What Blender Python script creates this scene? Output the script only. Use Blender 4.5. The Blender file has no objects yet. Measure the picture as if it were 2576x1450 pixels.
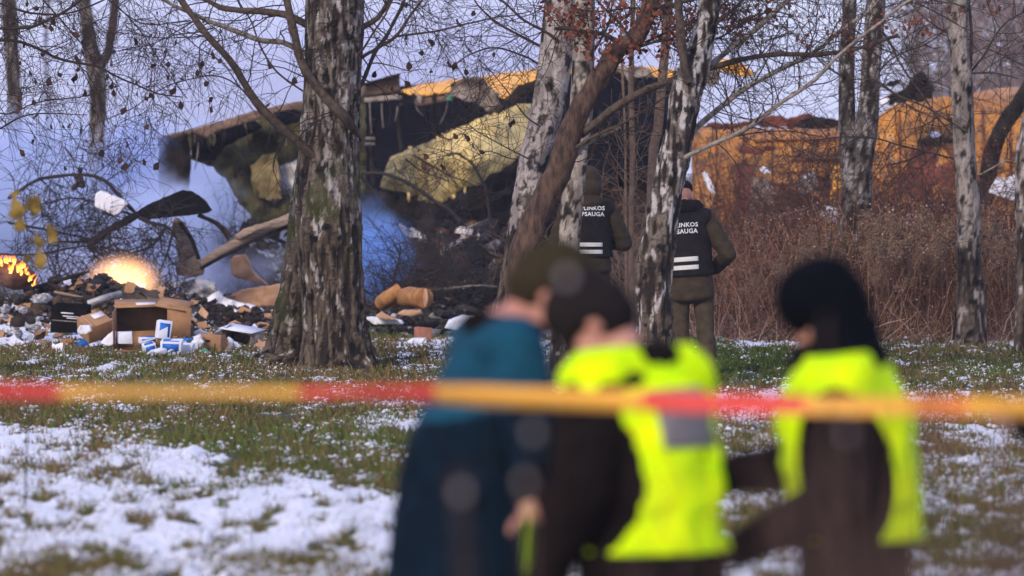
import bpy, math, random
import numpy as np
from mathutils import Vector, Matrix, Euler
from mathutils.geometry import delaunay_2d_cdt
from mathutils.bvhtree import BVHTree

rng = np.random.default_rng(11)
random.seed(5)
sc = bpy.context.scene
col = sc.collection
R = math.radians

# ------------------------------------------------------------------ camera
CAM_H = 2.06                      # eye height of the camera above the lawn
FPX = 200.0 / 36.0 * 2576.0       # focal length in photo pixels
CU, CV = 1288.0, 401.0            # vanishing column, horizon row
cam = bpy.data.cameras.new('camera')
cam.lens = 200.0
cam.sensor_width = 36.0
cam.shift_y = -(725.0 - CV) / 2576.0
cam.clip_start = 0.5
cam.clip_end = 3000.0
cam.dof.use_dof = True
cam.dof.focus_distance = 54.5
cam.dof.aperture_fstop = 2.8
cam_o = bpy.data.objects.new('camera', cam)
cam_o.location = (0, 0, CAM_H)
cam_o.rotation_euler = (R(90), 0, 0)
col.objects.link(cam_o)
sc.camera = cam_o

# ------------------------------------------------------------------ sky, sun, exposure
world = bpy.data.worlds.new('World')
sc.world = world
world.use_nodes = True
wn = world.node_tree
wn.nodes.clear()
sky = wn.nodes.new('ShaderNodeTexSky')
sky.sky_type = 'NISHITA'
sky.sun_disc = False
sky.sun_elevation = R(24)
sky.sun_rotation = R(206)
sky.air_density = 1.0
sky.dust_density = 1.5
sky.ozone_density = 3.0
mixc = wn.nodes.new('ShaderNodeMix')       # even overcast veil over the clear sky
mixc.data_type = 'RGBA'
mixc.inputs[0].default_value = 0.72
mixc.inputs[7].default_value = (4.75, 5.0, 7.6, 1)
bg = wn.nodes.new('ShaderNodeBackground')
bg.inputs[1].default_value = 0.10
wo = wn.nodes.new('ShaderNodeOutputWorld')
wn.links.new(sky.outputs[0], mixc.inputs[6])
wn.links.new(mixc.outputs[2], bg.inputs[0])
wn.links.new(bg.outputs[0], wo.inputs[0])

sun = bpy.data.lights.new('sun', 'SUN')
sun.energy = 1.5
sun.angle = R(12)
sun.color = (1.0, 0.86, 0.7)
sun_o = bpy.data.objects.new('sun', sun)
sun_o.rotation_euler = Vector((0.42, 0.80, -0.45)).to_track_quat('-Z', 'Y').to_euler()
col.objects.link(sun_o)

sc.view_settings.view_transform = 'Standard'
sc.view_settings.look = 'None'
sc.view_settings.exposure = 0.82
sc.view_settings.gamma = 1.0
sc.view_settings.use_curve_mapping = False
sc.cycles.use_denoising = True
sc.cycles.max_bounces = 6
sc.cycles.diffuse_bounces = 3
sc.cycles.glossy_bounces = 2
sc.cycles.transparent_max_bounces = 12
sc.cycles.volume_bounces = 2
sc.cycles.volume_step_rate = 1.0
sc.cycles.volume_max_steps = 96
sc.cycles.use_adaptive_sampling = True
sc.cycles.adaptive_threshold = 0.015
sc.cycles.caustics_reflective = False
sc.cycles.caustics_refractive = False

# ------------------------------------------------------------------ helpers
def W(u, v, D):
    """world point seen at photo pixel (u, v) at distance D"""
    return np.stack(np.broadcast_arrays((np.asarray(u, float) - CU) / FPX * D, np.asarray(D, float),
                                        CAM_H - (np.asarray(v, float) - CV) / FPX * D), -1)

def ppm(D):
    return FPX / D

_perm = np.random.default_rng(3).permutation(4096)
_vals = np.random.default_rng(4).random(4096)
def vnoise(p, seed=0):
    p = np.asarray(p, float) + seed * 17.31
    i = np.floor(p).astype(np.int64)
    f = p - i
    f = f * f * (3 - 2 * f)
    out = 0
    for dx in (0, 1):
        for dy in (0, 1):
            for dz in (0, 1):
                h = _vals[_perm[(_perm[(_perm[(i[..., 0] + dx) & 4095] + i[..., 1] + dy) & 4095] + i[..., 2] + dz) & 4095]]
                w = (f[..., 0] if dx else 1 - f[..., 0]) * (f[..., 1] if dy else 1 - f[..., 1]) * (f[..., 2] if dz else 1 - f[..., 2])
                out = out + h * w
    return out

def fbm(p, seed=0, o=4):
    s, a, t = 0, 0.5, 0
    p = np.asarray(p, float)
    for k in range(o):
        s = s + a * vnoise(p * 2 ** k, seed + k)
        t += a
        a *= 0.5
    return s / t

def smooth(a, b, x):
    t = np.clip((x - a) / (b - a), 0, 1)
    return t * t * (3 - 2 * t)

def mesh_np(name, V, faces, mats=None, midx=None, smooth_=True):
    """faces: list of int arrays (n, k)"""
    me = bpy.data.meshes.new(name)
    V = np.asarray(V, np.float32)
    faces = [np.asarray(f, np.int32) for f in faces if len(f)]
    nl = sum(f.size for f in faces)
    npoly = sum(len(f) for f in faces)
    me.vertices.add(len(V))
    me.vertices.foreach_set('co', V.ravel())
    me.loops.add(nl)
    me.polygons.add(npoly)
    me.loops.foreach_set('vertex_index', np.concatenate([f.ravel() for f in faces]))
    tot = np.concatenate([np.full(len(f), f.shape[1], np.int32) for f in faces])
    st = np.concatenate([[0], np.cumsum(tot)[:-1]]).astype(np.int32)
    me.polygons.foreach_set('loop_start', st)
    if smooth_:
        me.polygons.foreach_set('use_smooth', np.ones(npoly, bool))
    for m in (mats if isinstance(mats, (list, tuple)) else [mats] if mats else []):
        me.materials.append(m)
    if midx is not None:
        me.polygons.foreach_set('material_index', np.asarray(midx, np.int32))
    me.update(calc_edges=True)
    return me

def obj(name, me, parent=None, kind=None):
    o = bpy.data.objects.new(name, me)
    col.objects.link(o)
    if parent is not None:
        o.parent = parent
    if kind:
        o['kind'] = kind
    return o

def tag(o, label, cat, group=None, kind=None):
    o['label'] = label
    o['category'] = cat
    if group: o['group'] = group
    if kind: o['kind'] = kind
    return o

def thing(name, label, cat, loc=(0, 0, 0), rot=(0, 0, 0), group=None):
    o = bpy.data.objects.new(name, None)
    o.empty_display_size = 0.1
    o.location = loc
    o.rotation_euler = rot
    col.objects.link(o)
    return tag(o, label, cat, group)

def copy_tree(o, parent=None):
    c = o.copy()
    col.objects.link(c)
    if parent is not None:
        c.parent = parent
    for ch in list(o.children):
        copy_tree(ch, c)
    return c

def tubes(P, Rd, S=3, cap=False):
    """P (N,K,3) curves, Rd (N,K) radii -> verts, quad faces"""
    P = np.asarray(P, float); Rd = np.asarray(Rd, float)
    N, K = P.shape[:2]
    T = np.gradient(P, axis=1)
    T /= np.linalg.norm(T, axis=-1, keepdims=True) + 1e-9
    ref = np.tile(np.array([0.11, 0.97, 0.2]), (N, K, 1))
    ref[np.abs(T[..., 1]) > 0.9] = (1, 0, 0.1)
    A = np.cross(T, ref); A /= np.linalg.norm(A, axis=-1, keepdims=True) + 1e-9
    B = np.cross(T, A)
    a = np.arange(S) * 2 * math.pi / S
    V = P[:, :, None] + Rd[:, :, None, None] * (A[:, :, None] * np.cos(a)[:, None] + B[:, :, None] * np.sin(a)[:, None])
    idx = np.arange(N * K * S).reshape(N, K, S)
    i0, i1 = idx[:, :-1], idx[:, 1:]
    F = np.stack([i0, np.roll(i0, -1, 2), np.roll(i1, -1, 2), i1], -1).reshape(-1, 4)
    return V.reshape(-1, 3), F

def spline(pts, K):
    """Catmull-Rom through pts (n,d) resampled to K points"""
    p = np.asarray(pts, float)
    if len(p) < 3:
        t = np.linspace(0, 1, K)[:, None]
        return p[0] * (1 - t) + p[-1] * t
    e = np.vstack([2 * p[0] - p[1], p, 2 * p[-1] - p[-2]])
    d = np.concatenate([[0], np.cumsum(np.linalg.norm(np.diff(p[:, :3], axis=0), axis=1))])
    s = np.linspace(0, d[-1] - 1e-9, K)
    k = np.clip(np.searchsorted(d, s, 'right') - 1, 0, len(p) - 2)
    t = ((s - d[k]) / (d[k + 1] - d[k] + 1e-12))[:, None]
    a, b, c, q = e[k], e[k + 1], e[k + 2], e[k + 3]
    return 0.5 * (2 * b + (c - a) * t + (2 * a - 5 * b + 4 * c - q) * t ** 2 + (3 * b - a - 3 * c + q) * t ** 3)

def nrm(a):
    return a / (np.linalg.norm(a, axis=-1, keepdims=True) + 1e-9)

def grow(start, dirs, length, r0, K=7, wig=0.25, grav=0.0, r1=0.3):
    N = len(start)
    P = np.zeros((N, K, 3)); P[:, 0] = start
    d = nrm(dirs)
    step = (np.asarray(length) / (K - 1))[:, None]
    bend = rng.normal(0, wig * 0.5, (N, 3))
    for k in range(1, K):
        d = nrm(d + rng.normal(0, wig, (N, 3)) + bend - np.array([0, 0, grav]))
        P[:, k] = P[:, k - 1] + d * step
    rr = np.asarray(r0)[:, None] * np.linspace(1, r1, K)[None]
    return P, rr

def sprout(P, Rd, M, tmin=0.15, tmax=1.0, spread=0.8, lift=0.0, flat=0.6):
    """M start points / directions on curves P, weighted by length"""
    N, K = P.shape[:2]
    L = np.linalg.norm(np.diff(P, axis=1), axis=-1).sum(1)
    c = rng.choice(N, M, p=L / L.sum())
    t = rng.uniform(tmin, tmax, M) * (K - 1)
    k = np.clip(t.astype(int), 0, K - 2); f = (t - k)[:, None]
    s = P[c, k] * (1 - f) + P[c, k + 1] * f
    tg = nrm(P[c, k + 1] - P[c, k])
    rd = rng.normal(0, 1, (M, 3)); rd[:, 1] *= flat
    rd = nrm(rd - (rd * tg).sum(1, keepdims=True) * tg)
    d = nrm(tg * (1 - spread * 0.6) + rd * spread + np.array([0, 0, lift]))
    r = Rd[c, k]
    return s, d, r

class MB:
    """collects primitives into one mesh"""
    def __init__(self):
        self.V = []; self.F = []; self.n = 0; self.M = []; self.mi = 0
    def add(self, V, F):
        V = np.asarray(V, float).reshape(-1, 3)
        F = np.asarray(F, int)
        self.V.append(V); self.F.append(F + self.n); self.n += len(V)
        self.M.append(np.full(len(F), self.mi))
        return self
    def box(self, c, s, rot=(0, 0, 0), jit=0.0):
        b = np.array([[x, y, z] for x in (-.5, .5) for y in (-.5, .5) for z in (-.5, .5)]) * np.asarray(s)
        if jit: b = b + rng.normal(0, jit, b.shape)
        m = np.array(Euler(rot).to_matrix())
        b = b @ m.T + np.asarray(c)
        return self.add(b, [[0, 1, 3, 2], [4, 6, 7, 5], [0, 4, 5, 1], [2, 3, 7, 6], [0, 2, 6, 4], [1, 5, 7, 3]])
    def tube(self, pts, r, S=8, K=None, ends=True, noise=0.0):
        pts = np.asarray(pts, float)
        K = K or len(pts)
        P = spline(pts, K) if K != len(pts) else pts
        rr = np.interp(np.linspace(0, 1, K), np.linspace(0, 1, len(np.atleast_1d(r))), np.atleast_1d(r))
        V, F = tubes(P[None], rr[None], S)
        if noise:
            q = np.maximum(np.repeat(rr, S), .006)[:, None]
            V = V + (vnoise(V / (np.mean(rr) * 2.2) + 3)[:, None] - .5) * noise * q * nrm(V - np.repeat(P, S, 0))
        self.add(V, F)
        if ends:
            for e, k in ((0, 0), (1, K - 1)):
                c = self.n
                ring = np.arange(S) + k * S
                base = self.n - K * S if e == 0 else None
                Vc = P[k]
                off = self.n
                Vr = V[ring]
                tri = [[i, (i + 1) % S, S] if e else [(i + 1) % S, i, S] for i in range(S)]
                q = np.array([[a, b, d, d] for a, b, d in tri])
                self.add(np.vstack([Vr, Vc]), q)
        return self
    def ball(self, c, r, rot=(0, 0, 0), n=12, noise=0.0, seed=0, fr=2.0):
        r = np.broadcast_to(np.asarray(r, float), 3)
        th = np.linspace(0, math.pi, n // 2 + 3)
        ph = np.arange(n) * 2 * math.pi / n
        d = np.stack([np.sin(th)[:, None] * np.cos(ph), np.sin(th)[:, None] * np.sin(ph), np.cos(th)[:, None] * np.ones(n)], -1)
        V = d.reshape(-1, 3)
        if noise:
            V = V * (1 + noise * 2 * (fbm(V * fr + 5, seed, 3) - .5))[:, None]
        V = (V * r) @ np.array(Euler(rot).to_matrix()).T + np.asarray(c)
        K = len(th)
        idx = np.arange(K * n).reshape(K, n)
        F = np.stack([idx[:-1], idx[1:], np.roll(idx[1:], -1, 1), np.roll(idx[:-1], -1, 1)], -1).reshape(-1, 4)
        return self.add(V, F)
    def arrays(self):
        return np.vstack(self.V), np.vstack(self.F), np.concatenate(self.M)
    def build(self, name, mats, parent=None, kind=None, smooth_=True, off=None):
        V, F, M = self.arrays()
        if off is not None: V = V - np.asarray(off)
        F4 = F
        tri = F4[:, 2] == F4[:, 3]
        fs = [F4[~tri], F4[tri][:, :3]]
        mm = np.concatenate([M[~tri], M[tri]])
        me = mesh_np(name, V, fs, mats, mm, smooth_)
        return obj(name, me, parent, kind)

def plate(name, outline, Df, thick, mat, parent, off, jag=0.0, step=8.0, wrinkle=0.0, seed=0, smooth_=True):
    """torn sheet with real thickness: outline in photo pixels, Df(u,v) its distance"""
    r = np.random.default_rng(seed + 100)
    o = np.asarray(outline, float)
    pts = []
    for a, b in zip(o, np.roll(o, -1, 0)):
        n = max(1, int(np.linalg.norm(b - a) / step))
        for k in range(n):
            pts.append(a + (b - a) * k / n + r.normal(0, jag, 2))
    pts = np.array(pts)
    nb = len(pts)
    x0, y0 = pts.min(0); x1, y1 = pts.max(0)
    gx, gy = np.meshgrid(np.arange(x0 + step / 2, x1, step), np.arange(y0 + step / 2, y1, step))
    g = np.stack([gx.ravel(), gy.ravel()], 1) + r.uniform(-.25, .25, (gx.size, 2)) * step
    inside = np.zeros(len(g), bool)
    for a, b in zip(pts, np.roll(pts, -1, 0)):
        cr = ((a[1] > g[:, 1]) != (b[1] > g[:, 1]))
        xx = (b[0] - a[0]) * (g[:, 1] - a[1]) / (b[1] - a[1] + 1e-12) + a[0]
        inside ^= cr & (g[:, 0] < xx)
    dmin = np.min(np.linalg.norm(g[:, None] - pts[None], axis=2), axis=1) if len(g) else np.zeros(0)
    g = g[inside & (dmin > step * 0.5)]
    allp = np.vstack([pts, g])
    res = delaunay_2d_cdt([Vector(p) for p in allp], [(i, (i + 1) % nb) for i in range(nb)], [list(range(nb))], 2, 1e-6)
    v2 = np.array([list(v) for v in res[0]])
    F = np.array([f for f in res[2] if len(f) == 3])
    D = np.broadcast_to(Df(v2[:, 0], v2[:, 1]), len(v2)).copy()
    if wrinkle:
        D = D + wrinkle * 2 * (fbm(np.stack([v2[:, 0] / 40, v2[:, 1] / 40, 0 * D], 1), seed, 4) - .5)
    A = W(v2[:, 0], v2[:, 1], D)
    B = A + np.array([0, thick, 0])
    n = len(A)
    # boundary edges
    e = np.vstack([F[:, [0, 1]], F[:, [1, 2]], F[:, [2, 0]]])
    key = np.sort(e, 1)
    _, inv, cnt = np.unique(key[:, 0] * 100000 + key[:, 1], return_inverse=True, return_counts=True)
    be = e[cnt[inv] == 1]
    side = np.stack([be[:, 1], be[:, 0], be[:, 0] + n, be[:, 1] + n], 1)
    me = mesh_np(name, np.vstack([A, B]) - np.asarray(off), [F, F[:, ::-1] + n, side], mat, None, False)
    if smooth_:
        sm = np.ones(len(me.polygons), bool); sm[2 * len(F):] = False
        me.polygons.foreach_set('use_smooth', sm)
    return obj(name, me, parent)

# ------------------------------------------------------------------ materials
class NT:
    def __init__(self, name):
        self.m = bpy.data.materials.new(name)
        self.m.use_nodes = True
        self.t = self.m.node_tree
        self.t.nodes.clear()
        self.out = self.t.nodes.new('ShaderNodeOutputMaterial')
        self._pos = None
    def n(self, typ, ins=None, **kw):
        x = self.t.nodes.new(typ)
        for k, v in kw.items(): setattr(x, k, v)
        for k, v in (ins or {}).items():
            if hasattr(v, 'is_output'): self.t.links.new(v, x.inputs[k])
            else: x.inputs[k].default_value = v
        return x
    def pos(self):
        if self._pos is None:
            self._pos = self.n('ShaderNodeTexCoord').outputs['Object']
        return self._pos
    def mapped(self, scale=(1, 1, 1)):
        return self.n('ShaderNodeMapping', {0: self.pos(), 3: scale}).outputs[0]
    def noise(self, scale, detail=4, rough=.55, vec=None, dist=0.0):
        return self.n('ShaderNodeTexNoise', {'Vector': vec or self.pos(), 'Scale': scale, 'Detail': detail, 'Roughness': rough, 'Distortion': dist}).outputs[0]
    def ramp(self, fac, stops):
        x = self.n('ShaderNodeValToRGB', {0: fac})
        e = x.color_ramp.elements
        while len(e) < len(stops): e.new(0.5)
        for k, (p, c) in enumerate(stops):
            e[k].position = p
            e[k].color = (c, c, c, 1) if np.isscalar(c) else (*c, 1)
        return x.outputs[0]
    def mix(self, f, a, b):
        x = self.n('ShaderNodeMix', data_type='RGBA')
        for i, v in ((0, f), (6, a), (7, b)):
            if hasattr(v, 'is_output'): self.t.links.new(v, x.inputs[i])
            else: x.inputs[i].default_value = v if i == 0 else (*v, 1)
        return x.outputs[2]
    def math(self, op, a, b=0.0, c=0.0):
        x = self.n('ShaderNodeMath', operation=op)
        for i, v in enumerate((a, b, c)):
            if hasattr(v, 'is_output'): self.t.links.new(v, x.inputs[i])
            else: x.inputs[i].default_value = v
        return x.outputs[0]
    def bsdf(self, colr, rough=.8, bump=None, bstr=.5, bdist=.02, metal=0.0, spec=.3, emis=None, estr=0.0, sheen=0.0):
        b = self.n('ShaderNodeBsdfPrincipled')
        for k, v in (('Base Color', colr), ('Roughness', rough), ('Metallic', metal), ('Specular IOR Level', spec)):
            if hasattr(v, 'is_output'): self.t.links.new(v, b.inputs[k])
            else: b.inputs[k].default_value = (*v, 1) if k == 'Base Color' else v
        if sheen: b.inputs['Sheen Weight'].default_value = sheen
        if emis is not None:
            b.inputs['Emission Color'].default_value = (*emis, 1)
            b.inputs['Emission Strength'].default_value = estr
        if bump is not None:
            bm = self.n('ShaderNodeBump', {'Height': bump, 'Strength': bstr, 'Distance': bdist})
            self.t.links.new(bm.outputs[0], b.inputs['Normal'])
        self.t.links.new(b.outputs[0], self.out.inputs[0])
        return self.m

def simple(name, c1, c2=None, scale=8, rough=.8, bstr=.3, bdist=.01, bscale=None, stretch=(1, 1, 1), lo=.35, hi=.65, **kw):
    t = NT(name)
    vec = t.mapped(stretch)
    n1 = t.noise(scale, 5, .6, vec)
    c = t.mix(t.ramp(n1, [(lo, 0.0), (hi, 1.0)]), c1, c2 or tuple(x * .6 for x in c1))
    b = t.noise(bscale or scale * 3, 4, .6, vec)
    return t.bsdf(c, rough, b, bstr, bdist, **kw)

def attr_col(me, C):
    a = me.attributes.new('Col', 'FLOAT_COLOR', 'POINT')
    C = np.asarray(C, np.float32)
    a.data.foreach_set('color', np.hstack([C, np.ones((len(C), 1), np.float32)]).ravel())

def attr_f(me, nm, x):
    a = me.attributes.new(nm, 'FLOAT', 'POINT')
    a.data.foreach_set('value', np.asarray(x, np.float32))

def vcol_mat(name, rough=.85, nscale=60, var=.35, bstr=.5, bdist=.01, spec=.2):
    t = NT(name)
    c = t.n('ShaderNodeAttribute', attribute_name='Col').outputs[0]
    nz = t.noise(nscale, 4, .6)
    k = t.math('MULTIPLY_ADD', nz, 2 * var, 1 - var)
    c2 = t.n('ShaderNodeMix', data_type='RGBA', blend_type='MULTIPLY')
    c2.inputs[0].default_value = 1
    t.t.links.new(c, c2.inputs[6]); t.t.links.new(k, c2.inputs[7])
    return t.bsdf(c2.outputs[2], rough, nz, bstr, bdist, spec=spec)

M = {}
M['bark'] = vcol_mat('birch_bark', .9, 60, .6, .9, .02)
M['grass'] = vcol_mat('grass_blades', .8, 3, .3, 0, .01)
M['twig'] = simple('twig_bark', (.045, .028, .02), (.02, .014, .011), 5, .8)
M['twig_red'] = simple('reddish_twig_bark', (.11, .045, .028), (.04, .018, .014), 3, .8)
M['twig_black'] = simple('dark_wet_bark', (.016, .013, .014), (.03, .022, .02), 6, .7)
M['pale_bark'] = simple('pale_branch_bark', (.3, .26, .22), (.1, .075, .055), 18, .8, stretch=(1, 1, 1))
M['limb'] = simple('brown_branch_bark', (.1, .07, .05), (.035, .025, .018), 20, .85, .6)
M['lean_bark'] = simple('reddish_brown_bark', (.12, .07, .047), (.025, .015, .011), 22, .85, .8, .02, stretch=(1, 1, .35))
M['tan_bark'] = simple('tan_sapling_bark', (.2, .13, .085), (.1, .065, .045), 10, .85)
M['leaf'] = simple('dead_leaf', (.075, .028, .014), (.025, .011, .008), 20, .8)
M['leaf_orange'] = simple('rust_coloured_leaf', (.21, .062, .028), (.09, .026, .015), 9, .8)
M['leaf_yellow'] = simple('faded_yellow_leaf', (.3, .2, .02), (.16, .1, .02), 9, .75)
M['snow'] = simple('snow_crust', (.78, .8, .86), (.6, .62, .68), 14, .7, .5, .02)
M['yellow'] = None

# --- ground: snow over rough grass
def ground_mat():
    t = NT('snowy_lawn')
    s = t.n('ShaderNodeAttribute', attribute_name='snow').outputs['Fac']
    g = t.n('ShaderNodeAttribute', attribute_name='green').outputs['Fac']
    vec = t.mapped((1, .35, 1))
    n1 = t.noise(9, 4, .65, vec)
    n2 = t.noise(38, 3, .6, vec)
    k = t.math('ADD', t.math('MULTIPLY_ADD', t.math('SUBTRACT', n1, .5), 1.3, s), t.math('MULTIPLY', t.math('SUBTRACT', n2, .5), .9))
    f = t.n('ShaderNodeMapRange', {0: k, 1: .47, 2: .62}).outputs[0]
    dirt = t.mix(t.ramp(t.noise(7, 5, .7), [(.35, 0.0), (.65, 1.0)]), (.03, .02, .012), (.085, .06, .028))
    grass = t.mix(t.ramp(t.noise(19, 4, .7), [(.35, 0.0), (.65, 1.0)]), (.022, .036, .008), (.07, .085, .02))
    base = t.mix(g, dirt, grass)
    snow = t.mix(t.ramp(n2, [(.3, 0.0), (.7, 1.0)]), (.62, .64, .72), (.86, .87, .92))
    c = t.mix(f, base, snow)
    h = t.math('ADD', t.math('MULTIPLY', f, .6), t.math('MULTIPLY', t.noise(30, 5, .7), .8))
    return t.bsdf(c, .75, h, .7, .04, spec=.25)
M['ground'] = ground_mat()

def uv_of(x, y, z=0.0):
    return x / y * FPX + CU, (CAM_H - z) / y * FPX + CV

def snow_green(x, y):
    """how snowy / green the lawn is at a place"""
    u, v = uv_of(x, y)
    w = np.stack([x * .55, y * .16, 0 * x], -1)
    big = fbm(w, 7, 3) - .5
    med = fbm(np.stack([x * 1.7, y * .5, 0 * x], -1), 9, 3) - .5
    s = np.full(x.shape, .475)
    # deep snow on the near left
    line = np.interp(u, [-300, 0, 300, 600, 900, 1040, 1300, 1700, 2000, 2600], [1062, 1070, 1088, 1140, 1215, 1262, 1300, 1340, 1400, 1420])
    near = smooth(-8, 28, v - line + big * 110 + med * 60)
    s = s + near * .325
    # grassy strip in front of it
    strip = smooth(1022, 1040, v) * (1 - near) * smooth(1500, 1100, u)
    s = s - strip * .22
    s = s + smooth(1012, 1022, v + big * 30) * smooth(1048, 1034, v + big * 30) * .3 * smooth(1500, 1100, u)
    s = s + smooth(1040, 1050, v) * smooth(1110, 1080, v) * smooth(820, 900, u + med * 200) * smooth(1300, 1150, u) * .3
    # bare tufts in the bottom corners
    s = s - smooth(1320, 1430, v + med * 160) * smooth(430, 150, u + med * 300) * .38
    s = s - smooth(1380, 1460, v) * smooth(450, 700, u) * smooth(1000, 800, u) * .25
    # right side, patchier
    s = s - smooth(1700, 1900, u) * smooth(1040, 1100, v) * .02
    # clean snow by the boxes
    s = s + smooth(890, 868, v) * smooth(815, 830, v) * smooth(320, 220, u) * .35
    # grass behind the people on the right
    grn = smooth(1700, 1760, u) * smooth(2010, 1960, u) * smooth(872, 884, v) * smooth(985, 950, v)
    s = s - grn * .22
    g2 = smooth(2150, 2250, u) * smooth(878, 890, v) * smooth(1000, 960, v)
    s = s - g2 * .2
    s = s + smooth(1780, 1800, u) * smooth(1960, 1900, u) * smooth(850, 862, v) * smooth(885, 876, v) * .3
    g3 = smooth(905, 920, u) * smooth(1180, 1100, u) * smooth(815, 825, v) * smooth(860, 845, v)
    s = s - g3 * .28
    s = np.where(v < 830, s - .12, s)
    s = s + big * .55 + med * .38
    tuft = fbm(np.stack([x * 6.5, y * 2.0, 0 * x], -1), 71, 3)
    s = s - smooth(.56, .70, tuft) * .6 + smooth(.45, .33, tuft) * .15
    g = .32 + grn * .6 + g2 * .3 + g3 * .6 + strip * .12 + (fbm(w * 1.3 + 40, 21, 3) - .5) * 1.1
    return s, np.clip(g, 0, 1)

def mound(x, y):
    """height of the lawn and of the scorched heaps at the crash site"""
    u, v = uv_of(x, y)
    h = (fbm(np.stack([x * 3.0, y * 1.3, 0 * x], -1), 31, 4) - .5) * .09
    h = h + (fbm(np.stack([x * .4, y * .15, 0 * x], -1), 33, 2) - .5) * .10
    h = h + (fbm(np.stack([x * 9.0, y * 3.2, 0 * x], -1), 35, 3) - .5) * .07
    h = h * np.clip((y - 6) / 20, 0, 1) * np.clip(300 / np.maximum(y, 1), 0, 1)
    n = fbm(np.stack([x * 2.2, y * 1.1, 0 * x], -1), 37, 4)
    # dirt heap behind the cartons, far left
    xl = (u - CU) / FPX * y
    a = np.exp(-((x + 5.3) / .9) ** 2 - ((y - 67) / 2.2) ** 2) * (.26 + .4 * n)
    b = np.exp(-((x + 4.3) / .8) ** 2 - ((y - 68) / 2.0) ** 2) * (.12 + .45 * n)
    c = np.exp(-((x + 2.9) / .7) ** 2 - ((y - 68) / 2.0) ** 2) * (.05 + .25 * n)
    d = np.exp(-((x + 1.2) / .8) ** 2 - ((y - 72) / 2.5) ** 2) * (.1 + .5 * n)
    return h + a + b + c + d

def gz(u, D):
    x = np.array([(u - CU) / FPX * D]); y = np.array([float(D)])
    return float(mound(x, y)[0])

ys = np.concatenate([np.geomspace(2.0, 26, 40)[:-1], np.geomspace(26, 70, 420)[:-1], np.geomspace(70, 130, 120)[:-1], np.geomspace(130, 700, 40)])
ts = np.concatenate([[-2.2, -1.2, -.6, -.3, -.18], np.linspace(-.11, .11, 400), [.18, .3, .6, 1.2, 2.2]])
gy, gt = np.meshgrid(ys, ts, indexing='ij')
gx = gy * gt
gzv = mound(gx.ravel(), gy.ravel())
sn, gr = snow_green(gx.ravel(), gy.ravel())
heap = np.clip((mound(gx.ravel(), gy.ravel()) - .1) * 4, 0, 1)
sn = np.where(gy.ravel() > 64, sn - heap * .45, sn)
gzv = gzv + np.clip(sn - .4, 0, .5) * .05
idx = np.arange(gx.size).reshape(gx.shape)
F = np.stack([idx[:-1, :-1], idx[:-1, 1:], idx[1:, 1:], idx[1:, :-1]], -1).reshape(-1, 4)
gme = mesh_np('ground', np.stack([gx.ravel(), gy.ravel(), gzv], 1), [F], M['ground'])
gr = np.where(gy.ravel() > 63.5, gr * (1 - np.clip(heap * 3, 0, 1)), gr)
attr_f(gme, 'snow', sn); attr_f(gme, 'green', gr)
g_o = obj('ground', gme, None, 'structure')
# the lawn behind the camera, so that the sheet closes round it
gb = mesh_np('lawn', [(-60, -60, -.02), (60, -60, -.02), (60, 2.1, -.02), (-60, 2.1, -.02)], [np.array([[0, 1, 2, 3]])], M['ground'])
attr_f(gb, 'snow', [.5] * 4); attr_f(gb, 'green', [.3] * 4)
obj('lawn', gb, None, 'structure')

# --- grass blades
def grass(name, n, y0, y1, umin, umax, hmin, hmax, wid, dens=None):
    y = 1 / rng.uniform(1 / y1, 1 / y0, n * 3)
    u = rng.uniform(umin, umax, n * 3)
    x = (u - CU) / FPX * y
    s, g = snow_green(x, y)
    keep = rng.random(n * 3) < np.clip(1.15 - s * 1.25 - .1, .03, 1) * (fbm(np.stack([x * 5, y * 2.2, 0 * x], -1), 51, 3) > .43 + .25 * smooth(.6, .9, s))
    if dens is not None: keep &= dens(u, uv_of(x, y)[1])
    x, y, s, g = x[keep][:n], y[keep][:n], s[keep][:n], g[keep][:n]
    m = len(x)
    z = mound(x, y)
    h = rng.uniform(hmin, hmax, m) * (1 + .8 * (rng.random(m) < .06))
    a = rng.uniform(0, 2 * math.pi, m)
    lean = rng.normal(0, .55, (m, 2)) * h[:, None]
    wv = np.stack([np.cos(a), np.sin(a) * .3], 1) * wid * y[:, None] / 50
    b0 = np.stack([x - wv[:, 0], y - wv[:, 1], z - .01], 1)
    b1 = np.stack([x + wv[:, 0], y + wv[:, 1], z - .01], 1)
    mid = np.stack([x + lean[:, 0] * .4, y + lean[:, 1] * .4, z + h * .65], 1)
    tip = np.stack([x + lean[:, 0], y + lean[:, 1], z + h], 1)
    mw = np.stack([wv[:, 0], wv[:, 1], 0 * h], 1) * .7
    V = np.stack([b0, b1, mid + mw, mid - mw, tip], 1).reshape(-1, 3)
    k = np.arange(m)[:, None] * 5
    F4 = k + np.array([[0, 1, 2, 3]]); F3 = k + np.array([[3, 2, 4]])
    t = rng.random(m)[:, None]
    straw = np.array([.17, .115, .05]) * (.3 + 1.0 * t)
    green = np.array([.075, .11, .018]) * (.4 + .9 * t)
    C = np.where((rng.random(m) < np.clip(g * 1.15, .05, .95))[:, None], green, straw)
    me = mesh_np(name, V, [F4, F3], M['grass'], None, False)
    attr_col(me, np.repeat(C, 5, 0))
    o = obj(name, me, None, 'stuff')
    return o
tag(grass('grass', 100000, 27, 48, -60, 2640, .03, .085, .006), 'short green and straw coloured grass poking through the patchy snow', 'grass')
tag(grass('grass', 85000, 46, 66, -60, 2640, .025, .07, .0075), 'trampled frosty grass around the birch trunks further back', 'grass')

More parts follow.
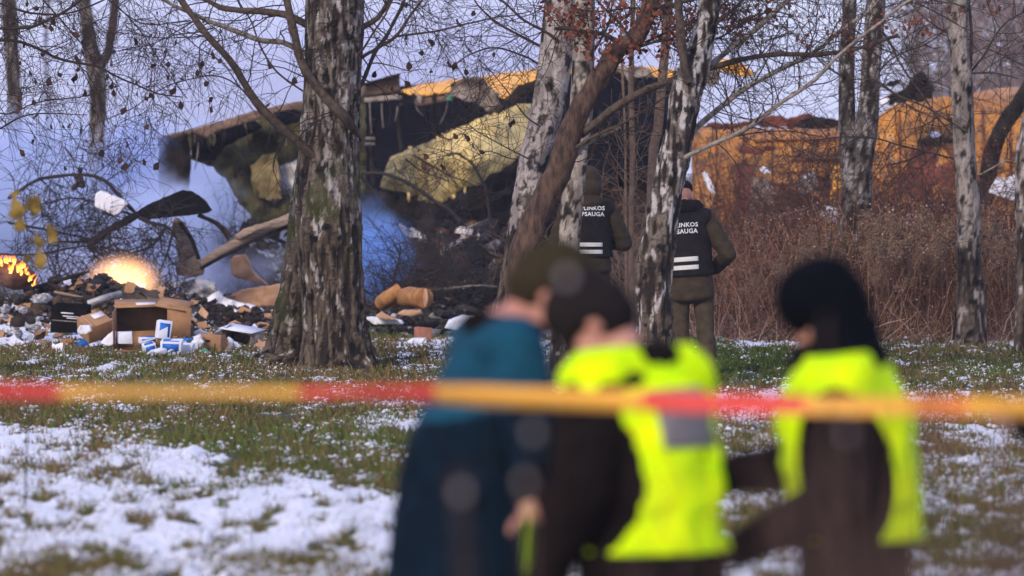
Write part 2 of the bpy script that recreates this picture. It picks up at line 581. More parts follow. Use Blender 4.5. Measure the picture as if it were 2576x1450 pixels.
# --- snow crumbs lying on the grass tips
def crumbs(n):
    y = 1 / rng.uniform(1 / 66., 1 / 27., n * 2); u = rng.uniform(-40, 2620, n * 2)
    x = (u - CU) / FPX * y
    s, g = snow_green(x, y)
    keep = (rng.random(n * 2) < np.clip(.75 - abs(s - .5) * 1.2, 0, 1)) & (fbm(np.stack([x * 3, y * 1.5, 0 * x], -1), 61, 3) > .52)
    x, y = x[keep][:n], y[keep][:n]
    m = len(x)
    r = rng.uniform(.005, .017, m) * np.where(rng.random(m) < .08, 1.8, 1)
    c = np.stack([x, y, mound(x, y) + rng.uniform(.0, .045, m)], 1)
    base = np.array([[1, 0, 0], [-.5, .87, 0], [-.5, -.87, 0], [0, 0, .62], [0, 0, -.5]])
    V = c[:, None] + base[None] * (r[:, None, None] * rng.uniform(.6, 1.4, (m, 5, 1)) * np.array([1.4, 1.4, 1.0]))
    k = np.arange(m)[:, None, None] * 5
    F3 = (k + np.array([[[0, 1, 3], [1, 2, 3], [2, 0, 3], [1, 0, 4], [2, 1, 4], [0, 2, 4]]])).reshape(-1, 3)
    me = mesh_np('snow_crumbs', V.reshape(-1, 3), [F3], M['snow'])
    tag(obj('snow_crumbs', me, None, 'stuff'), 'small crumbs of old snow caught on the grass', 'snow')
crumbs(80000)

# ------------------------------------------------------------------ trees
def bark_trunk(name, pts, D, parent, off, K=200, S=56, amp=.02, style='birch', z_dark=1.0, seed=0, fs=(15, 15, 3.2), flare=None, white=(.42, .38, .36)):
    """pts (u, v, width in photo px [,depth offset]) from root to top"""
    p = np.array([(a[0], a[1], a[2], a[3] if len(a) > 3 else 0) for a in pts], float)
    c = W(p[:, 0], p[:, 1], D + p[:, 3])
    rad = p[:, 2] / 2 / FPX * (D + p[:, 3])
    q = spline(np.hstack([c, rad[:, None]]), K)
    P, rr = q[:, :3], np.maximum(q[:, 3], .004)
    V, F = tubes(P[None], rr[None], S)
    ax = np.repeat(P, S, 0); rv = np.repeat(rr, S)
    n = nrm(V - ax)
    if flare is not None:       # root buttresses
        fz, fa, nb = flare
        ang = np.arctan2(n[:, 1], n[:, 0])
        zz = V[:, 2]
        e = np.exp(-np.maximum(zz, 0) / fz)
        V = V + n * (e * fa * (.5 + .5 * np.cos(ang * nb + seed)) * (.6 + .8 * vnoise(np.stack([ang * 2, zz * 0, zz * 0], 1), seed)))[:, None]
    f1 = fbm(V * np.array(fs) + 9, seed, 4)
    ridge = 1 - np.abs(2 * f1 - 1) * 2.2
    lump = fbm(V * np.array([3, 3, 1.2]), seed + 5, 3) - .5
    low = np.exp(-np.maximum(V[:, 2] - z_dark, 0) / .9) if style != 'white' else np.exp(-np.maximum(V[:, 2] - z_dark, 0) / .3)
    fiss = np.clip(f1 - .5, -.3, .3)
    V = V + n * (fiss * amp * 3.8 * (.35 + .65 * low) + lump * rv * .16)[:, None]
    # colour
    fine = fbm(V * np.array([38, 38, 16]) + 7, seed + 51, 3)
    dark = np.array([.022, .016, .012]); brown = np.array([.13, .098, .07]); grey = np.array([.20, .168, .142]); wh = np.array(white)
    t = (smooth(.40, .56, f1) * (.35 + .65 * smooth(.38, .56, fine)))[:, None]
    C = dark * (1 - t) + (brown * low[:, None] + grey * (1 - low[:, None])) * t
    wn_ = fbm(V * np.array([18, 18, 6.5]) + 3, seed + 11, 4) * .8 + fine * .2
    wz = np.clip(1 - low, 0, 1)
    thr = {'birch': .635 - .085 * wz, 'white': .63 - .22 * wz, 'plates': .60 - .10 * wz, 'dark': .75}[style]
    wm = smooth(0, .04, wn_ - thr)[:, None] * (t * .5 + .5 if style != 'plates' else smooth(.45, .52, f1)[:, None])
    C = C * (1 - wm) + wh * wm * (.75 + .5 * fbm(V * 30, seed, 2))[:, None]
    if style != 'dark':   # lenticels and black diamond scars
        ln = vnoise(V * np.array([10, 10, 55]), seed + 21)
        C = C * (1 - .75 * smooth(.74, .8, ln) * smooth(.4, .55, fine))[:, None]
        sc_ = fbm(V * np.array([13, 13, 9]) + 50, seed + 31, 3)
        C = C * (1 - .9 * smooth(.615, .66, sc_ * .85 + fine * .15))[:, None]
    moss = smooth(.56, .66, fbm(V * np.array([4, 4, 2]), seed + 41, 3)) * smooth(2.3, 1.6, V[:, 2]) * smooth(.2, .8, V[:, 2])
    if style == 'birch':
        C = C * (1 - .6 * moss[:, None]) + np.array([.05, .06, .012]) * .6 * moss[:, None]
    cap = np.array([V.shape[0]])
    top = V[-S:].mean(0)
    V = np.vstack([V, top]); C = np.vstack([C, C[-1:]])
    k = np.arange(S) + (K - 1) * S
    Ft = np.stack([k, np.roll(k, -1), np.full(S, len(V) - 1)], 1)
    me = mesh_np(name, V - np.asarray(off), [F, Ft], M['bark'])
    attr_col(me, C)
    return obj(name, me, parent), P, rr

def limb_curve(pts, D, w0, w1, dD=0.0, K=24, wob=.012):
    p = np.array(pts, float)
    d = (p[:, 2] if p.shape[1] > 2 else np.linspace(0, dD, len(p))) + D
    c = spline(W(p[:, 0], p[:, 1], d), K)
    c = c + (np.stack([vnoise(c * 5 + k * 9, 3) for k in range(3)], 1) - .5) * wob * 3 * np.linspace(0, 1, K)[:, None]
    return c, np.linspace(w0, w1, K) / 2 / FPX * D

def limb(parent, off, pts, D, w0, w1, mat, dD=0.0, S=8, name='limb'):
    c, r = limb_curve(pts, D, w0, w1, dD)
    mb = MB(); mb.tube(c, r, S, noise=.5)
    return mb.build(name, mat, parent, off=off), c, r

def twig_mesh(name, sets, mat, parent, off, S=3):
    Vs, Fs, n = [], [], 0
    for P, rr in sets:
        V, F = tubes(P, rr, S)
        Vs.append(V); Fs.append(F + n); n += len(V)
    me = mesh_np(name, np.vstack(Vs) - np.asarray(off), [np.vstack(Fs)], mat)
    return obj(name, me, parent, 'stuff')

leaf_me = {}
def leaf_mesh(kind):
    if kind in leaf_me: return leaf_me[kind]
    # curled dead birch leaf hanging from its stalk
    V = [(0, 0, 0), (.004, .004, -.02), (.03, .012, -.045), (.036, -.006, -.07), (.004, -.012, -.06), (-.026, .01, -.04), (-.03, .004, -.068), (.0, .012, -.105), (.016, .018, -.09), (-.015, -.01, -.09)]
    F = [(0, 1, 5), (1, 2, 4), (1, 4, 5), (2, 3, 4), (4, 6, 5), (4, 3, 8), (4, 8, 7), (4, 7, 9), (4, 9, 6)]
    me = mesh_np('leaf', np.array(V), [np.array(F)], M[kind], None, False)
    leaf_me[kind] = me
    return me

def leaves(parent, off, pos, kind, smin=.6, smax=1.3):
    me = leaf_mesh(kind)
    for p in pos:
        o = obj('leaf', me, parent)
        o.location = np.asarray(p) - np.asarray(off)
        o.rotation_euler = (rng.normal(0, .5), rng.normal(0, .5), rng.uniform(0, 6.28))
        s = rng.uniform(smin, smax)
        o.scale = (s, s, s * rng.uniform(.8, 1.2))

def stack(cs, K=16):
    """limb curves of any length -> arrays for sprouting"""
    P = np.stack([spline(c, K) for c, r in cs])
    Rr = np.stack([np.interp(np.linspace(0, 1, K), np.linspace(0, 1, len(r)), r) for c, r in cs])
    return P, Rr

# ---- the big birch on the left: two fused stems
D0 = 56.0
base = W(815, 928, D0)
base[2] = gz(815, D0)
t = thing('birch_tree', 'thick old birch with two fused stems and dark furrowed base beside the cartons', 'tree', base, group='birches in front of the crash site')
_, TP, TR = bark_trunk('trunk', [(858, 955, 240), (858, 925, 182), (848, 850, 160), (840, 760, 152), (832, 640, 160), (826, 500, 162), (828, 380, 150), (834, 250, 146), (840, 120, 148), (842, 0, 148), (850, -300, 120), (860, -800, 80)], D0, t, base, 440, 150, .022, 'birch', 1.35, 3, fs=(27, 27, 4.6), flare=(.22, .10, 5))
bark_trunk('stem', [(738, 915, 190, .35), (744, 880, 142, .35), (760, 780, 134, .3), (778, 660, 124, .3), (790, 500, 110, .3), (806, 330, 90, .3), (815, 200, 78, .25), (822, 60, 60, .2)], D0 + .25, t, base, 320, 110, .02, 'birch', 1.35, 8, fs=(27, 27, 4.6), flare=(.2, .07, 4))
LB = []
for pts, w0, w1, mt, dd in [
    ([(830, 440, 0), (790, 396, -.22), (765, 372, -.25), (730, 340, -.3), (700, 315, -.35), (650, 265, -.4), (590, 170, -.5), (540, 110, -.6), (500, 60, -.6), (460, 0, -.6), (430, -60, -.6)], 26, 15, 'limb', -1.0),
    ([(900, 350, .05), (868, 296, -.31), (826, 253, -.35), (778, 194, -.33), (755, 146, -.3), (736, 65, -.3), (718, -10, -.3), (700, -90, -.3)], 27, 18, 'limb', -.5),
    ([(825, 95), (807, 81), (768, 61), (720, 39), (664, 29), (600, 27), (550, 19), (510, -3), (440, -40)], 22, 12, 'limb', .6),
    ([(790, 150), (728, 113), (690, 104), (648, 100), (583, 74), (518, 49), (453, 23), (410, -4), (340, -40)], 15, 9, 'pale_bark', -.6),
    ([(770, 235), (758, 227), (696, 181), (657, 123), (630, 60), (600, 0)], 6, 4, 'limb', .4),
    ([(890, 235), (912, 207), (930, 165), (949, 123), (972, 95), (988, 65), (1017, 0), (1050, -70)], 11, 8, 'limb', .5),
    ([(880, 165), (914, 142), (960, 115), (995, 91), (1037, 32), (1063, 0), (1100, -60)], 10, 6, 'limb', -.4),
    ([(860, 120), (880, 103), (914, 68), (945, 48), (959, 32), (979, 0), (1000, -60)], 16, 11, 'limb', .3),
    ([(890, 145), (914, 123), (940, 81), (985, 10), (1000, -30)], 6, 4, 'limb', -.5),
    ([(1000, 92), (1042, 86), (1100, 78), (1160, 62), (1226, 50), (1330, 30)], 6, 3, 'limb', .3),
    ([(660, 285), (600, 215), (560, 160), (500, 120), (440, 78), (380, 60)], 4, 2.5, 'limb', -.5),
    ([(640, 250), (560, 195), (470, 200), (400, 230), (340, 270), (250, 310)], 4, 2, 'twig', -.4),
    ([(480, 52), (430, 58), (390, 62), (340, 52), (300, 20)], 4, 2.5, 'twig', -.4),
    ([(540, 70), (490, 82), (440, 88), (380, 110), (300, 130)], 4, 2, 'twig', .3),
]:
    _, c, r = limb(t, base, pts, D0 + (rng.uniform(-.1, .1) if len(pts[0]) == 2 else 0), w0, w1, M[mt], dd)
    LB.append((c, r))
# upper crown limbs, above the picture
for k in range(9):
    a = rng.uniform(0, 6.28); z0 = rng.uniform(3.8, 6.0)
    st = np.array([[base[0] + .12, D0, z0]])
    P, rr = grow(st, np.array([[math.cos(a), math.sin(a) * .7, .7]]), [rng.uniform(2, 3.2)], [.05], 14, .12, 0.01, .25)
    mb = MB(); mb.tube(P[0], rr[0], 6)
    mb.build('limb', M['limb'], t, off=base)
    LB.append((P[0], rr[0]))
P0, R0 = stack(LB)
w = 4
s, d, r = sprout(P0, R0, 300, .1, 1, .9, -.05); P1, r1 = grow(s, d, rng.uniform(.4, 1.3, 300), np.minimum(r * .45, .009), 10, .16, .05)
s, d, r = sprout(P1, r1, 1500, .1, 1, .8, -.12); P2, r2 = grow(s, d, rng.uniform(.2, .7, 1500), np.full(1500, .0034), 7, .2, .08, .55)
twig_mesh('twigs', [(P1, r1), (P2, r2)], M['twig'], t, base)
vis = P2[:, -1]; vu, vv = uv_of(vis[:, 0], vis[:, 1], vis[:, 2])
ok = np.where((vu > 60) & (vu < 1250) & (vv > 5) & (vv < 320))[0]
leaves(t, base, P2[rng.choice(ok, min(45, len(ok)), replace=False), -1], 'leaf', .55, 1.05)

# ---- hanging branches of birches whose trunks stand out of the picture on the left
def hanging(label, x0, D, n, mainpts, seed, nleaf, tw=900, mat='twig'):
    bs = np.array([x0, D, 0.0])
    tr = thing('birch_tree', label, 'tree', bs, group='birches in front of the crash site')
    u0 = x0 / D * FPX + CU
    bark_trunk('trunk', [(u0, 401 + CAM_H * FPX / D, 90), (u0 + 5, 400, 70), (u0, -200, 60), (u0 + 10, -900, 40)], D, tr, bs, 80, 24, .015, 'birch', 1.0, seed, flare=(.2, .06, 5))
    cs = []
    for pts, w0, w1 in mainpts:
        _, c, r = limb(tr, bs, pts, D, w0, w1, M[mat], rng.uniform(-.5, .5))
        cs.append((c, r))
    P0, R0 = stack(cs)
    s, d, r = sprout(P0, R0, n, .05, 1, .8, -.15); P1, r1 = grow(s, d, rng.uniform(.35, 1.2, n), np.minimum(r * .5, .007), 10, .15, .06)
    s, d, r = sprout(P1, r1, tw, .1, 1, .8, -.15); P2, r2 = grow(s, d, rng.uniform(.15, .6, tw), np.full(tw, .0032), 7, .2, .1, .55)
    twig_mesh('twigs', [(P1, r1), (P2, r2)], M[mat], tr, bs)
    e = P2[:, -1]; vu, vv = uv_of(e[:, 0], e[:, 1], e[:, 2])
    ok = np.where((vu > 10) & (vu < 2560) & (vv > 0) & (vv < 420))[0]
    if nleaf: leaves(tr, bs, e[rng.choice(ok, min(nleaf, len(ok)), replace=False)], 'leaf', .55, 1.1)
    return tr
hanging('birch off the left edge with drooping leafy twigs across the smoke', -5.9, 54.0, 150, [
    ([(-220, 60), (-60, 95), (0, 101), (45, 104), (90, 120), (145, 148), (210, 160), (249, 168), (300, 195), (350, 215), (400, 238), (460, 245)], 12, 3),
    ([(-200, -40), (-50, 60), (60, 70), (120, 50), (180, 20), (240, -30)], 9, 6),
    ([(-150, 200), (0, 285), (90, 258), (200, 245), (300, 215)], 5, 2.5),
    ([(-200, 330), (-60, 350), (40, 300), (120, 285), (220, 290)], 6, 2.5),
    ([(-220, -100), (0, 10), (120, 35), (220, 20), (300, -20)], 8, 4),
    ([(-200, -200), (40, -60), (160, 60), (260, 180), (320, 260)], 7, 2),
    ([(-100, -200), (120, -80), (300, 20), (400, 150), (470, 250)], 7, 2),
], 21, 75, 1300)

# ---- far trunks swallowed by the smoke
def far_trunk(label, pts, D, fork=None, seed=0, mat='dark', grp='dark trunks beyond the smoke', extra=0):
    u, v, w = pts[0][:3]
    bs = W(u, v, D); bs[2] = 0
    tr = thing('tree', label, 'tree', bs, group=grp)
    _, tp, trr = bark_trunk('trunk', pts, D, tr, bs, 60, 20, .012, mat, 1.0, seed)
    cs = [(tp, trr)]
    for fk in fork or []:
        _, c, r = limb(tr, bs, fk[0], D, fk[1], fk[2], M['twig'], 0, 8, 'limb')
        cs.append((c, r))
    if extra:
        P0, R0 = stack(cs)
        P0 = P0[:, 5:]; R0 = R0[:, 5:]
        s, d, r = sprout(P0, R0, extra, .3, 1, 1.1, .25); P1, r1 = grow(s, d, rng.uniform(.8, 2.4, extra), np.minimum(r * .5, .014), 10, .13, .01)
        s, d, r = sprout(P1, r1, extra * 7, .1, 1, .8, 0); P2, r2 = grow(s, d, rng.uniform(.3, .9, extra * 7), np.full(extra * 7, .004), 6, .2, .04, .6)
        twig_mesh('twigs', [(P1, r1), (P2, r2)], M['twig'], tr, bs)
    return tr
far_trunk('straight dark trunk nearest the left edge, sinking into blue smoke', [(46, 640, 36), (42, 420, 34), (36, 250, 35), (28, 100, 38), (20, -60, 40), (10, -500, 34)], 104, None, 4, extra=14)
far_trunk('dark forked trunk standing in the smoke behind the drooping twigs', [(243, 660, 46), (243, 372, 40), (247, 250, 44), (240, 170, 48), (226, 110, 38), (216, 30, 32), (212, -40, 31), (205, -400, 26)], 92, [([(250, 172), (262, 155), (270, 140), (280, 90), (290, 10), (296, -60), (305, -300)], 24, 15)], 6, extra=22)
for k, (u, D, w) in enumerate([(118, 190, 14), (1128, 200, 14), (2310, 150, 22)]):
    far_trunk('slim pale grey trunk far back in the haze', [(u, 401 + CAM_H * FPX / D, w * 1.1), (u + 4, 300, w), (u - 3, 120, w * .9), (u + 6, -60, w * .8), (u, -400, w * .5)], D, None, 40 + k, extra=8, grp='far trunks in the haze')

# ---- middle group: white birch (two stems), leaning brown trunk, furrowed birch
D1 = 54.0
b1 = W(1290, 948, D1); b1[2] = gz(1290, D1)
t = thing('birch_tree', 'white birch with black scars and a darker base left of the leaning brown trunk', 'tree', b1, group='birches in front of the crash site')
_, c1, r1_ = bark_trunk('trunk', [(1262, 975, 150), (1268, 948, 110), (1274, 840, 92), (1290, 720, 66), (1303, 620, 66), (1325, 500, 70), (1345, 390, 70), (1373, 290, 76), (1392, 190, 82), (1404, 95, 84), (1412, 0, 84), (1425, -300, 74), (1440, -800, 50)], D1, t, b1, 400, 96, .016, 'white', 1.25, 15, white=(.44, .38, .365), flare=(.2, .08, 5))
cs = []
for pts, w0, w1, mt in [([(1400, 100), (1370, 80), (1330, 60), (1290, 30), (1250, -10)], 9, 5, 'twig'), ([(1390, 200), (1350, 160), (1300, 135), (1240, 120), (1180, 140), (1130, 170)], 6, 3, 'twig'),
                        ([(1385, 130), (1310, 90), (1255, 60), (1200, 10), (1180, -20)], 8, 4, 'twig'), ([(1415, 40), (1380, 10), (1345, -20), (1300, -60)], 11, 8, 'limb'),
                        ([(1360, 320), (1320, 290), (1270, 220), (1240, 180), (1200, 150)], 4, 2, 'twig'), ([(1330, 400), (1270, 370), (1200, 330), (1150, 290)], 4, 2, 'twig'),
                        ([(1420, -20), (1480, -60), (1560, -120)], 14, 8, 'limb'), ([(1345, 390), (1290, 400), (1230, 380), (1190, 400)], 4, 2, 'twig')]:
    _, c, r = limb(t, b1, pts, D1 + rng.uniform(-.3, .3), w0, w1, M[mt], rng.uniform(-.5, .5)); cs.append((c, r))
P0, R0 = stack(cs)
s, d, r = sprout(P0, R0, 80, .1, 1, .9, -.05); P1, q1 = grow(s, d, rng.uniform(.3, 1.1, 80), np.minimum(r * .45, .007), 10, .16, .03)
s, d, r = sprout(P1, q1, 500, .1, 1, .8, -.1); P2, q2 = grow(s, d, rng.uniform(.2, .6, 500), np.full(500, .0033), 7, .2, .06, .55)
twig_mesh('twigs', [(P1, q1), (P2, q2)], M['twig'], t, b1)
e = P2[:, -1]; vu, vv = uv_of(e[:, 0], e[:, 1], e[:, 2]); ok = np.where((vu > 960) & (vu < 1340) & (vv > 60))[0]
leaves(t, b1, e[rng.choice(ok, min(12, len(ok)), replace=False)], 'leaf', .6, 1.1)

D2 = 52.6
b2 = W(1412, 960, D2); b2[2] = gz(1412, D2)
t = thing('birch_tree', 'pale speckled birch right of the leaning brown trunk, in front of the taller officer', 'tree', b2, group='birches in front of the crash site')
bark_trunk('trunk', [(1412, 980, 90), (1414, 950, 70), (1422, 800, 60), (1430, 640, 56), (1436, 560, 56), (1444, 450, 58), (1452, 370, 58), (1462, 280, 60), (1466, 180, 60), (1468, 60, 56), (1470, -100, 52), (1476, -600, 34)], D2 + .9, t, b2, 240, 48, .012, 'white', .2, 25, white=(.40, .34, .29))
cs = []
for pts, w0, w1, mt in [([(1470, 20), (1500, -20), (1550, -80)], 12, 8, 'limb'), ([(1466, 160), (1500, 120), (1530, 60), (1540, 0)], 7, 4, 'twig')]:
    _, c, r = limb(t, b2, pts, D2 + .9, w0, w1, M[mt], .2); cs.append((c, r))

b3 = W(1300, 968, 52.2); b3[2] = gz(1300, 52.2)
lt = thing('leaning_tree', 'brown trunk leaning right across the two pale birches and carrying rust coloured leaves', 'tree', b3)
_, LP, LR = bark_trunk('trunk', [(1270, 985, 110), (1280, 960, 80), (1300, 760, 66), (1315, 640, 64), (1345, 560, 66), (1385, 470, 64), (1412, 415, 64), (1448, 300, 56), (1488, 227, 50), (1525, 172, 46), (1552, 128, 42), (1585, 108, 44), (1612, 78, 46), (1640, 0, 46), (1690, -120, 42), (1780, -320, 30)], 52.2, lt, b3, 260, 48, .014, 'dark', 9.0, 35, fs=(16, 16, 2.6))
lt.children[0].data.materials[0] = M['lean_bark']
cs = []
for pts, w0, w1, mt, dd in [
    ([(1462, 338), (1474, 330), (1555, 265), (1636, 223), (1733, 188), (1814, 165), (1895, 142), (1960, 136), (2042, 138), (2113, 130), (2172, 117), (2260, 90)], 22, 8, 'limb', -1.2),
    ([(1568, 128), (1555, 110), (1522, 87), (1474, 78), (1425, 71), (1400, 74)], 15, 10, 'limb', -.3),
    ([(1450, 372), (1490, 345), (1550, 318), (1610, 285), (1650, 262), (1690, 240)], 11, 4, 'limb', .3),
    ([(1420, 440), (1450, 380), (1475, 362), (1500, 350), (1560, 320)], 26, 8, 'pale_bark', .2),
    ([(1600, 120), (1640, 108), (1690, 96), (1720, 80), (1800, 40)], 8, 4, 'twig', -.3),
    ([(1600, 120), (1660, 90), (1740, 60), (1820, 10), (1870, -40)], 7, 4, 'twig', .3),
    ([(1590, 105), (1560, 60), (1520, 20), (1480, -20)], 8, 4, 'twig', .2),
    ([(1640, 20), (1700, 10), (1780, -10), (1850, -50)], 10, 6, 'twig', -.2),
    ([(1640, 30), (1580, 20), (1500, 30), (1440, 20)], 7, 3, 'twig', -.2),
    ([(1640, 10), (1720, 60), (1790, 70), (1860, 60), (1930, 30)], 6, 3, 'twig', .4),
]:
    _, c, r = limb(lt, b3, pts, 52.2 + rng.uniform(-.2, .2), w0, w1, M[mt], dd); cs.append((c, r))
P0, R0 = stack(cs)
s, d, r = sprout(P0, R0, 130, .15, 1, .9, .1); P1, q1 = grow(s, d, rng.uniform(.3, 1.0, 130), np.minimum(r * .45, .007), 10, .16, .0)
s, d, r = sprout(P1, q1, 700, .1, 1, .8, 0); P2, q2 = grow(s, d, rng.uniform(.15, .5, 700), np.full(700, .0033), 7, .2, .04, .55)
twig_mesh('twigs', [(P1, q1), (P2, q2)], M['twig'], lt, b3)
# rust coloured leaf clusters under the top of the picture
n = 900
cu = np.array([1410, 1450, 1500, 1560, 1590, 1620, 1650, 1700, 1740, 1770, 1820, 1850, 1900, 1540, 1680, 1480, 1960])
cv = np.array([10, 50, 30, 40, 110, 60, 20, 40, 80, 30, 20, 50, 25, 130, 110, 100, 10])
k = rng.integers(0, len(cu), n)
lpos = W(cu[k] + rng.normal(0, 24, n), cv[k] + rng.normal(0, 26, n), 52.2 + rng.normal(0, .35, n))
leaves(lt, b3, lpos[:230], 'leaf_orange', .4, .85)
bl = leaf_mesh('leaf_orange')
bv = np.zeros(len(bl.vertices) * 3); bl.vertices.foreach_get('co', bv); bv = bv.reshape(-1, 3)
bf = np.array([list(p.vertices) for p in bl.polygons])
VV, FF = [], []
for i, p in enumerate(lpos[230:]):
    m = np.array(Euler((rng.normal(0, .6), rng.normal(0, .6), rng.uniform(0, 6.28))).to_matrix())
    VV.append(bv @ m.T * rng.uniform(.3, .75) + p - b3); FF.append(bf + i * len(bv))
obj('leaves', mesh_np('leaves', np.vstack(VV), [np.vstack(FF)], M['leaf_orange'], None, False), lt, 'stuff')

D3 = 51.0
b4 = W(1655, 979, D3); b4[2] = gz(1655, D3)
t = thing('birch_tree', 'birch with deeply furrowed black and white bark hiding the right officer', 'tree', b4, group='birches in front of the crash site')
_, RP, RR = bark_trunk('trunk', [(1650, 1010, 150), (1652, 979, 112), (1652, 900, 92), (1645, 735, 86), (1654, 624, 84), (1679, 476, 76), (1696, 400, 76), (1712, 324, 74), (1728, 227, 76), (1742, 190, 80), (1762, 120, 62), (1778, 50, 54), (1790, -20, 50), (1815, -250, 44), (1850, -700, 30)], D3, t, b4, 420, 104, .024, 'plates', .95, 45, fs=(22, 22, 5.5), white=(.42, .38, .36), flare=(.2, .07, 5))
cs = []
for pts, w0, w1, mt, dd in [
    ([(1712, 405), (1730, 393), (1798, 360), (1879, 324), (1927, 285), (2013, 227), (2065, 185), (2113, 136), (2220, 52), (2292, 0), (2350, -50)], 13, 7, 'pale_bark', -.8),
    ([(1735, 340), (1752, 322), (1798, 282), (1879, 220), (1945, 185), (2023, 146), (2091, 97), (2172, 36), (2211, 0), (2260, -50)], 16, 7, 'pale_bark', .6),
    ([(1755, 190), (1775, 175), (1830, 130), (1895, 81), (1966, 16), (1989, -4), (2040, -60)], 17, 12, 'pale_bark', .3),
    ([(1732, 205), (1722, 170), (1715, 120), (1710, 60), (1705, -20), (1700, -200)], 26, 14, 'limb', -.2),
    ([(1770, 90), (1800, 60), (1850, 20), (1890, -30)], 10, 6, 'twig', .2),
    ([(1765, 110), (1820, 90), (1880, 50), (1940, 30), (1990, 40)], 6, 3, 'twig', .2),
    ([(1990, 235), (2040, 215), (2090, 205), (2150, 160)], 4, 2, 'twig', .2),
    ([(1900, 205), (1930, 150), (1950, 90), (1990, 30)], 4, 2, 'twig', .2),
    ([(1840, 345), (1900, 335), (1990, 330), (2080, 350)], 4, 2, 'twig', .2),
]:
    _, c, r = limb(t, b4, pts, D3 + rng.uniform(-.2, .2), w0, w1, M[mt], dd); cs.append((c, r))
P0, R0 = stack(cs)
s, d, r = sprout(P0, R0, 130, .12, 1, .9, .12); P1, q1 = grow(s, d, rng.uniform(.3, 1.2, 130), np.minimum(r * .45, .007), 10, .14, .0)
s, d, r = sprout(P1, q1, 700, .1, 1, .8, 0); P2, q2 = grow(s, d, rng.uniform(.15, .6, 700), np.full(700, .0032), 7, .2, .04, .55)
twig_mesh('twigs', [(P1, q1), (P2, q2)], M['twig'], t, b4)
# hanging russet seed tufts on the right
pu = np.array([2010, 2020, 2105, 2125, 2140, 2240, 2265, 2290, 2320, 2335, 2060, 2400, 2190, 2210, 2500]); pv = np.array([40, 90, 50, 75, 95, 65, 80, 45, 60, 50, 20, 20, 90, 60, 15])
k = rng.integers(0, len(pu), 110)
leaves(t, b4, W(pu[k] + rng.normal(0, 11, 110), pv[k] + rng.normal(0, 16, 110), D3 + rng.normal(0, .3, 110)), 'leaf_orange', .3, .65)

# ---- slim saplings behind the furrowed birch
def sapling(label, pts, D, seed):
    bs = W(pts[0][0], 401 + CAM_H * FPX / D, D); bs[2] = 0
    tr = thing('sapling', label, 'tree', bs, group='slim saplings between the birches')
    tr2, P, r = bark_trunk('trunk', pts, D, tr, bs, 70, 14, .004, 'dark', 9, seed)
    tr2.data.materials[0] = M['tan_bark']
    s, d, rr = sprout(P[None, 20:], r[None, 20:], 14, 0, 1, .9, .3); P1, q1 = grow(s, d, rng.uniform(.4, 1.3, 14), np.full(14, .006), 9, .12, 0)
    s, d, rr = sprout(P1, q1, 70, .1, 1, .8, .1); P2, q2 = grow(s, d, rng.uniform(.2, .5, 70), np.full(70, .003), 6, .2, .02, .6)
    twig_mesh('twigs', [(P1, q1), (P2, q2)], M['tan_bark'], tr, bs)
sapling('straight tan sapling behind the forked brown limb', [(1592, 860, 16), (1588, 600, 14), (1590, 400, 14), (1588, 200, 14), (1592, 0, 12), (1590, -300, 9)], 62, 61)
sapling('thicker tan sapling standing tight beside the furrowed birch', [(1630, 860, 26), (1642, 420, 24), (1655, 324, 24), (1668, 180, 24), (1678, 60, 24), (1684, -60, 22), (1690, -400, 14)], 62.5, 62)
sapling('thinnest grey sapling between leaning trunk and tan saplings', [(1576, 850, 8), (1574, 500, 7), (1572, 330, 6), (1565, 160, 6), (1560, 20, 5), (1556, -150, 4)], 60, 63)

# ---- right-hand birches
Db = 66.0
bb = W(2155, 401 + CAM_H * FPX / Db, Db); bb[2] = 0
t = thing('birch_tree', 'twin stemmed birch rising from the red brush before the yellow fuselage', 'tree', bb, group='birches in front of the crash site')
_, c1, r1_ = bark_trunk('trunk', [(2152, 850, 95), (2152, 600, 82), (2154, 480, 76), (2158, 400, 78), (2178, 320, 62), (2188, 240, 52), (2192, 150, 50), (2200, 50, 50), (2206, -60, 46), (2220, -500, 30)], Db, t, bb, 200, 44, .012, 'birch', .6, 71)
bark_trunk('stem', [(2140, 460, 46), (2134, 380, 44), (2131, 300, 42), (2130, 200, 40), (2133, 100, 38), (2137, 0, 36), (2140, -300, 28)], Db + .1, t, bb, 130, 36, .01, 'birch', .3, 75)
cs = [(c1[100:], r1_[100:] * .3)]
for pts, w0, w1, mt in [([(2205, 60), (2240, 110), (2270, 170), (2320, 240), (2360, 300), (2395, 340)], 7, 4, 'limb'), ([(2195, 200), (2240, 230), (2300, 275), (2360, 300)], 5, 3, 'twig'), ([(2130, 200), (2070, 160), (2000, 90), (1960, 60)], 5, 3, 'twig'), ([(2180, 230), (2240, 150), (2330, 110), (2400, 60)], 5, 3, 'twig')]:
    _, c, r = limb(t, bb, pts, Db + rng.uniform(-.2, .2), w0, w1, M[mt], 0); cs.append((c, r))
P0, R0 = stack(cs)
s, d, r = sprout(P0, R0, 80, .1, 1, .9, .15); P1, q1 = grow(s, d, rng.uniform(.4, 1.6, 80), np.full(80, .008), 10, .14, .0)
s, d, r = sprout(P1, q1, 500, .1, 1, .8, 0); P2, q2 = grow(s, d, rng.uniform(.2, .7, 500), np.full(500, .0038), 7, .2, .03, .55)
twig_mesh('twigs', [(P1, q1), (P2, q2)], M['twig'], t, bb)

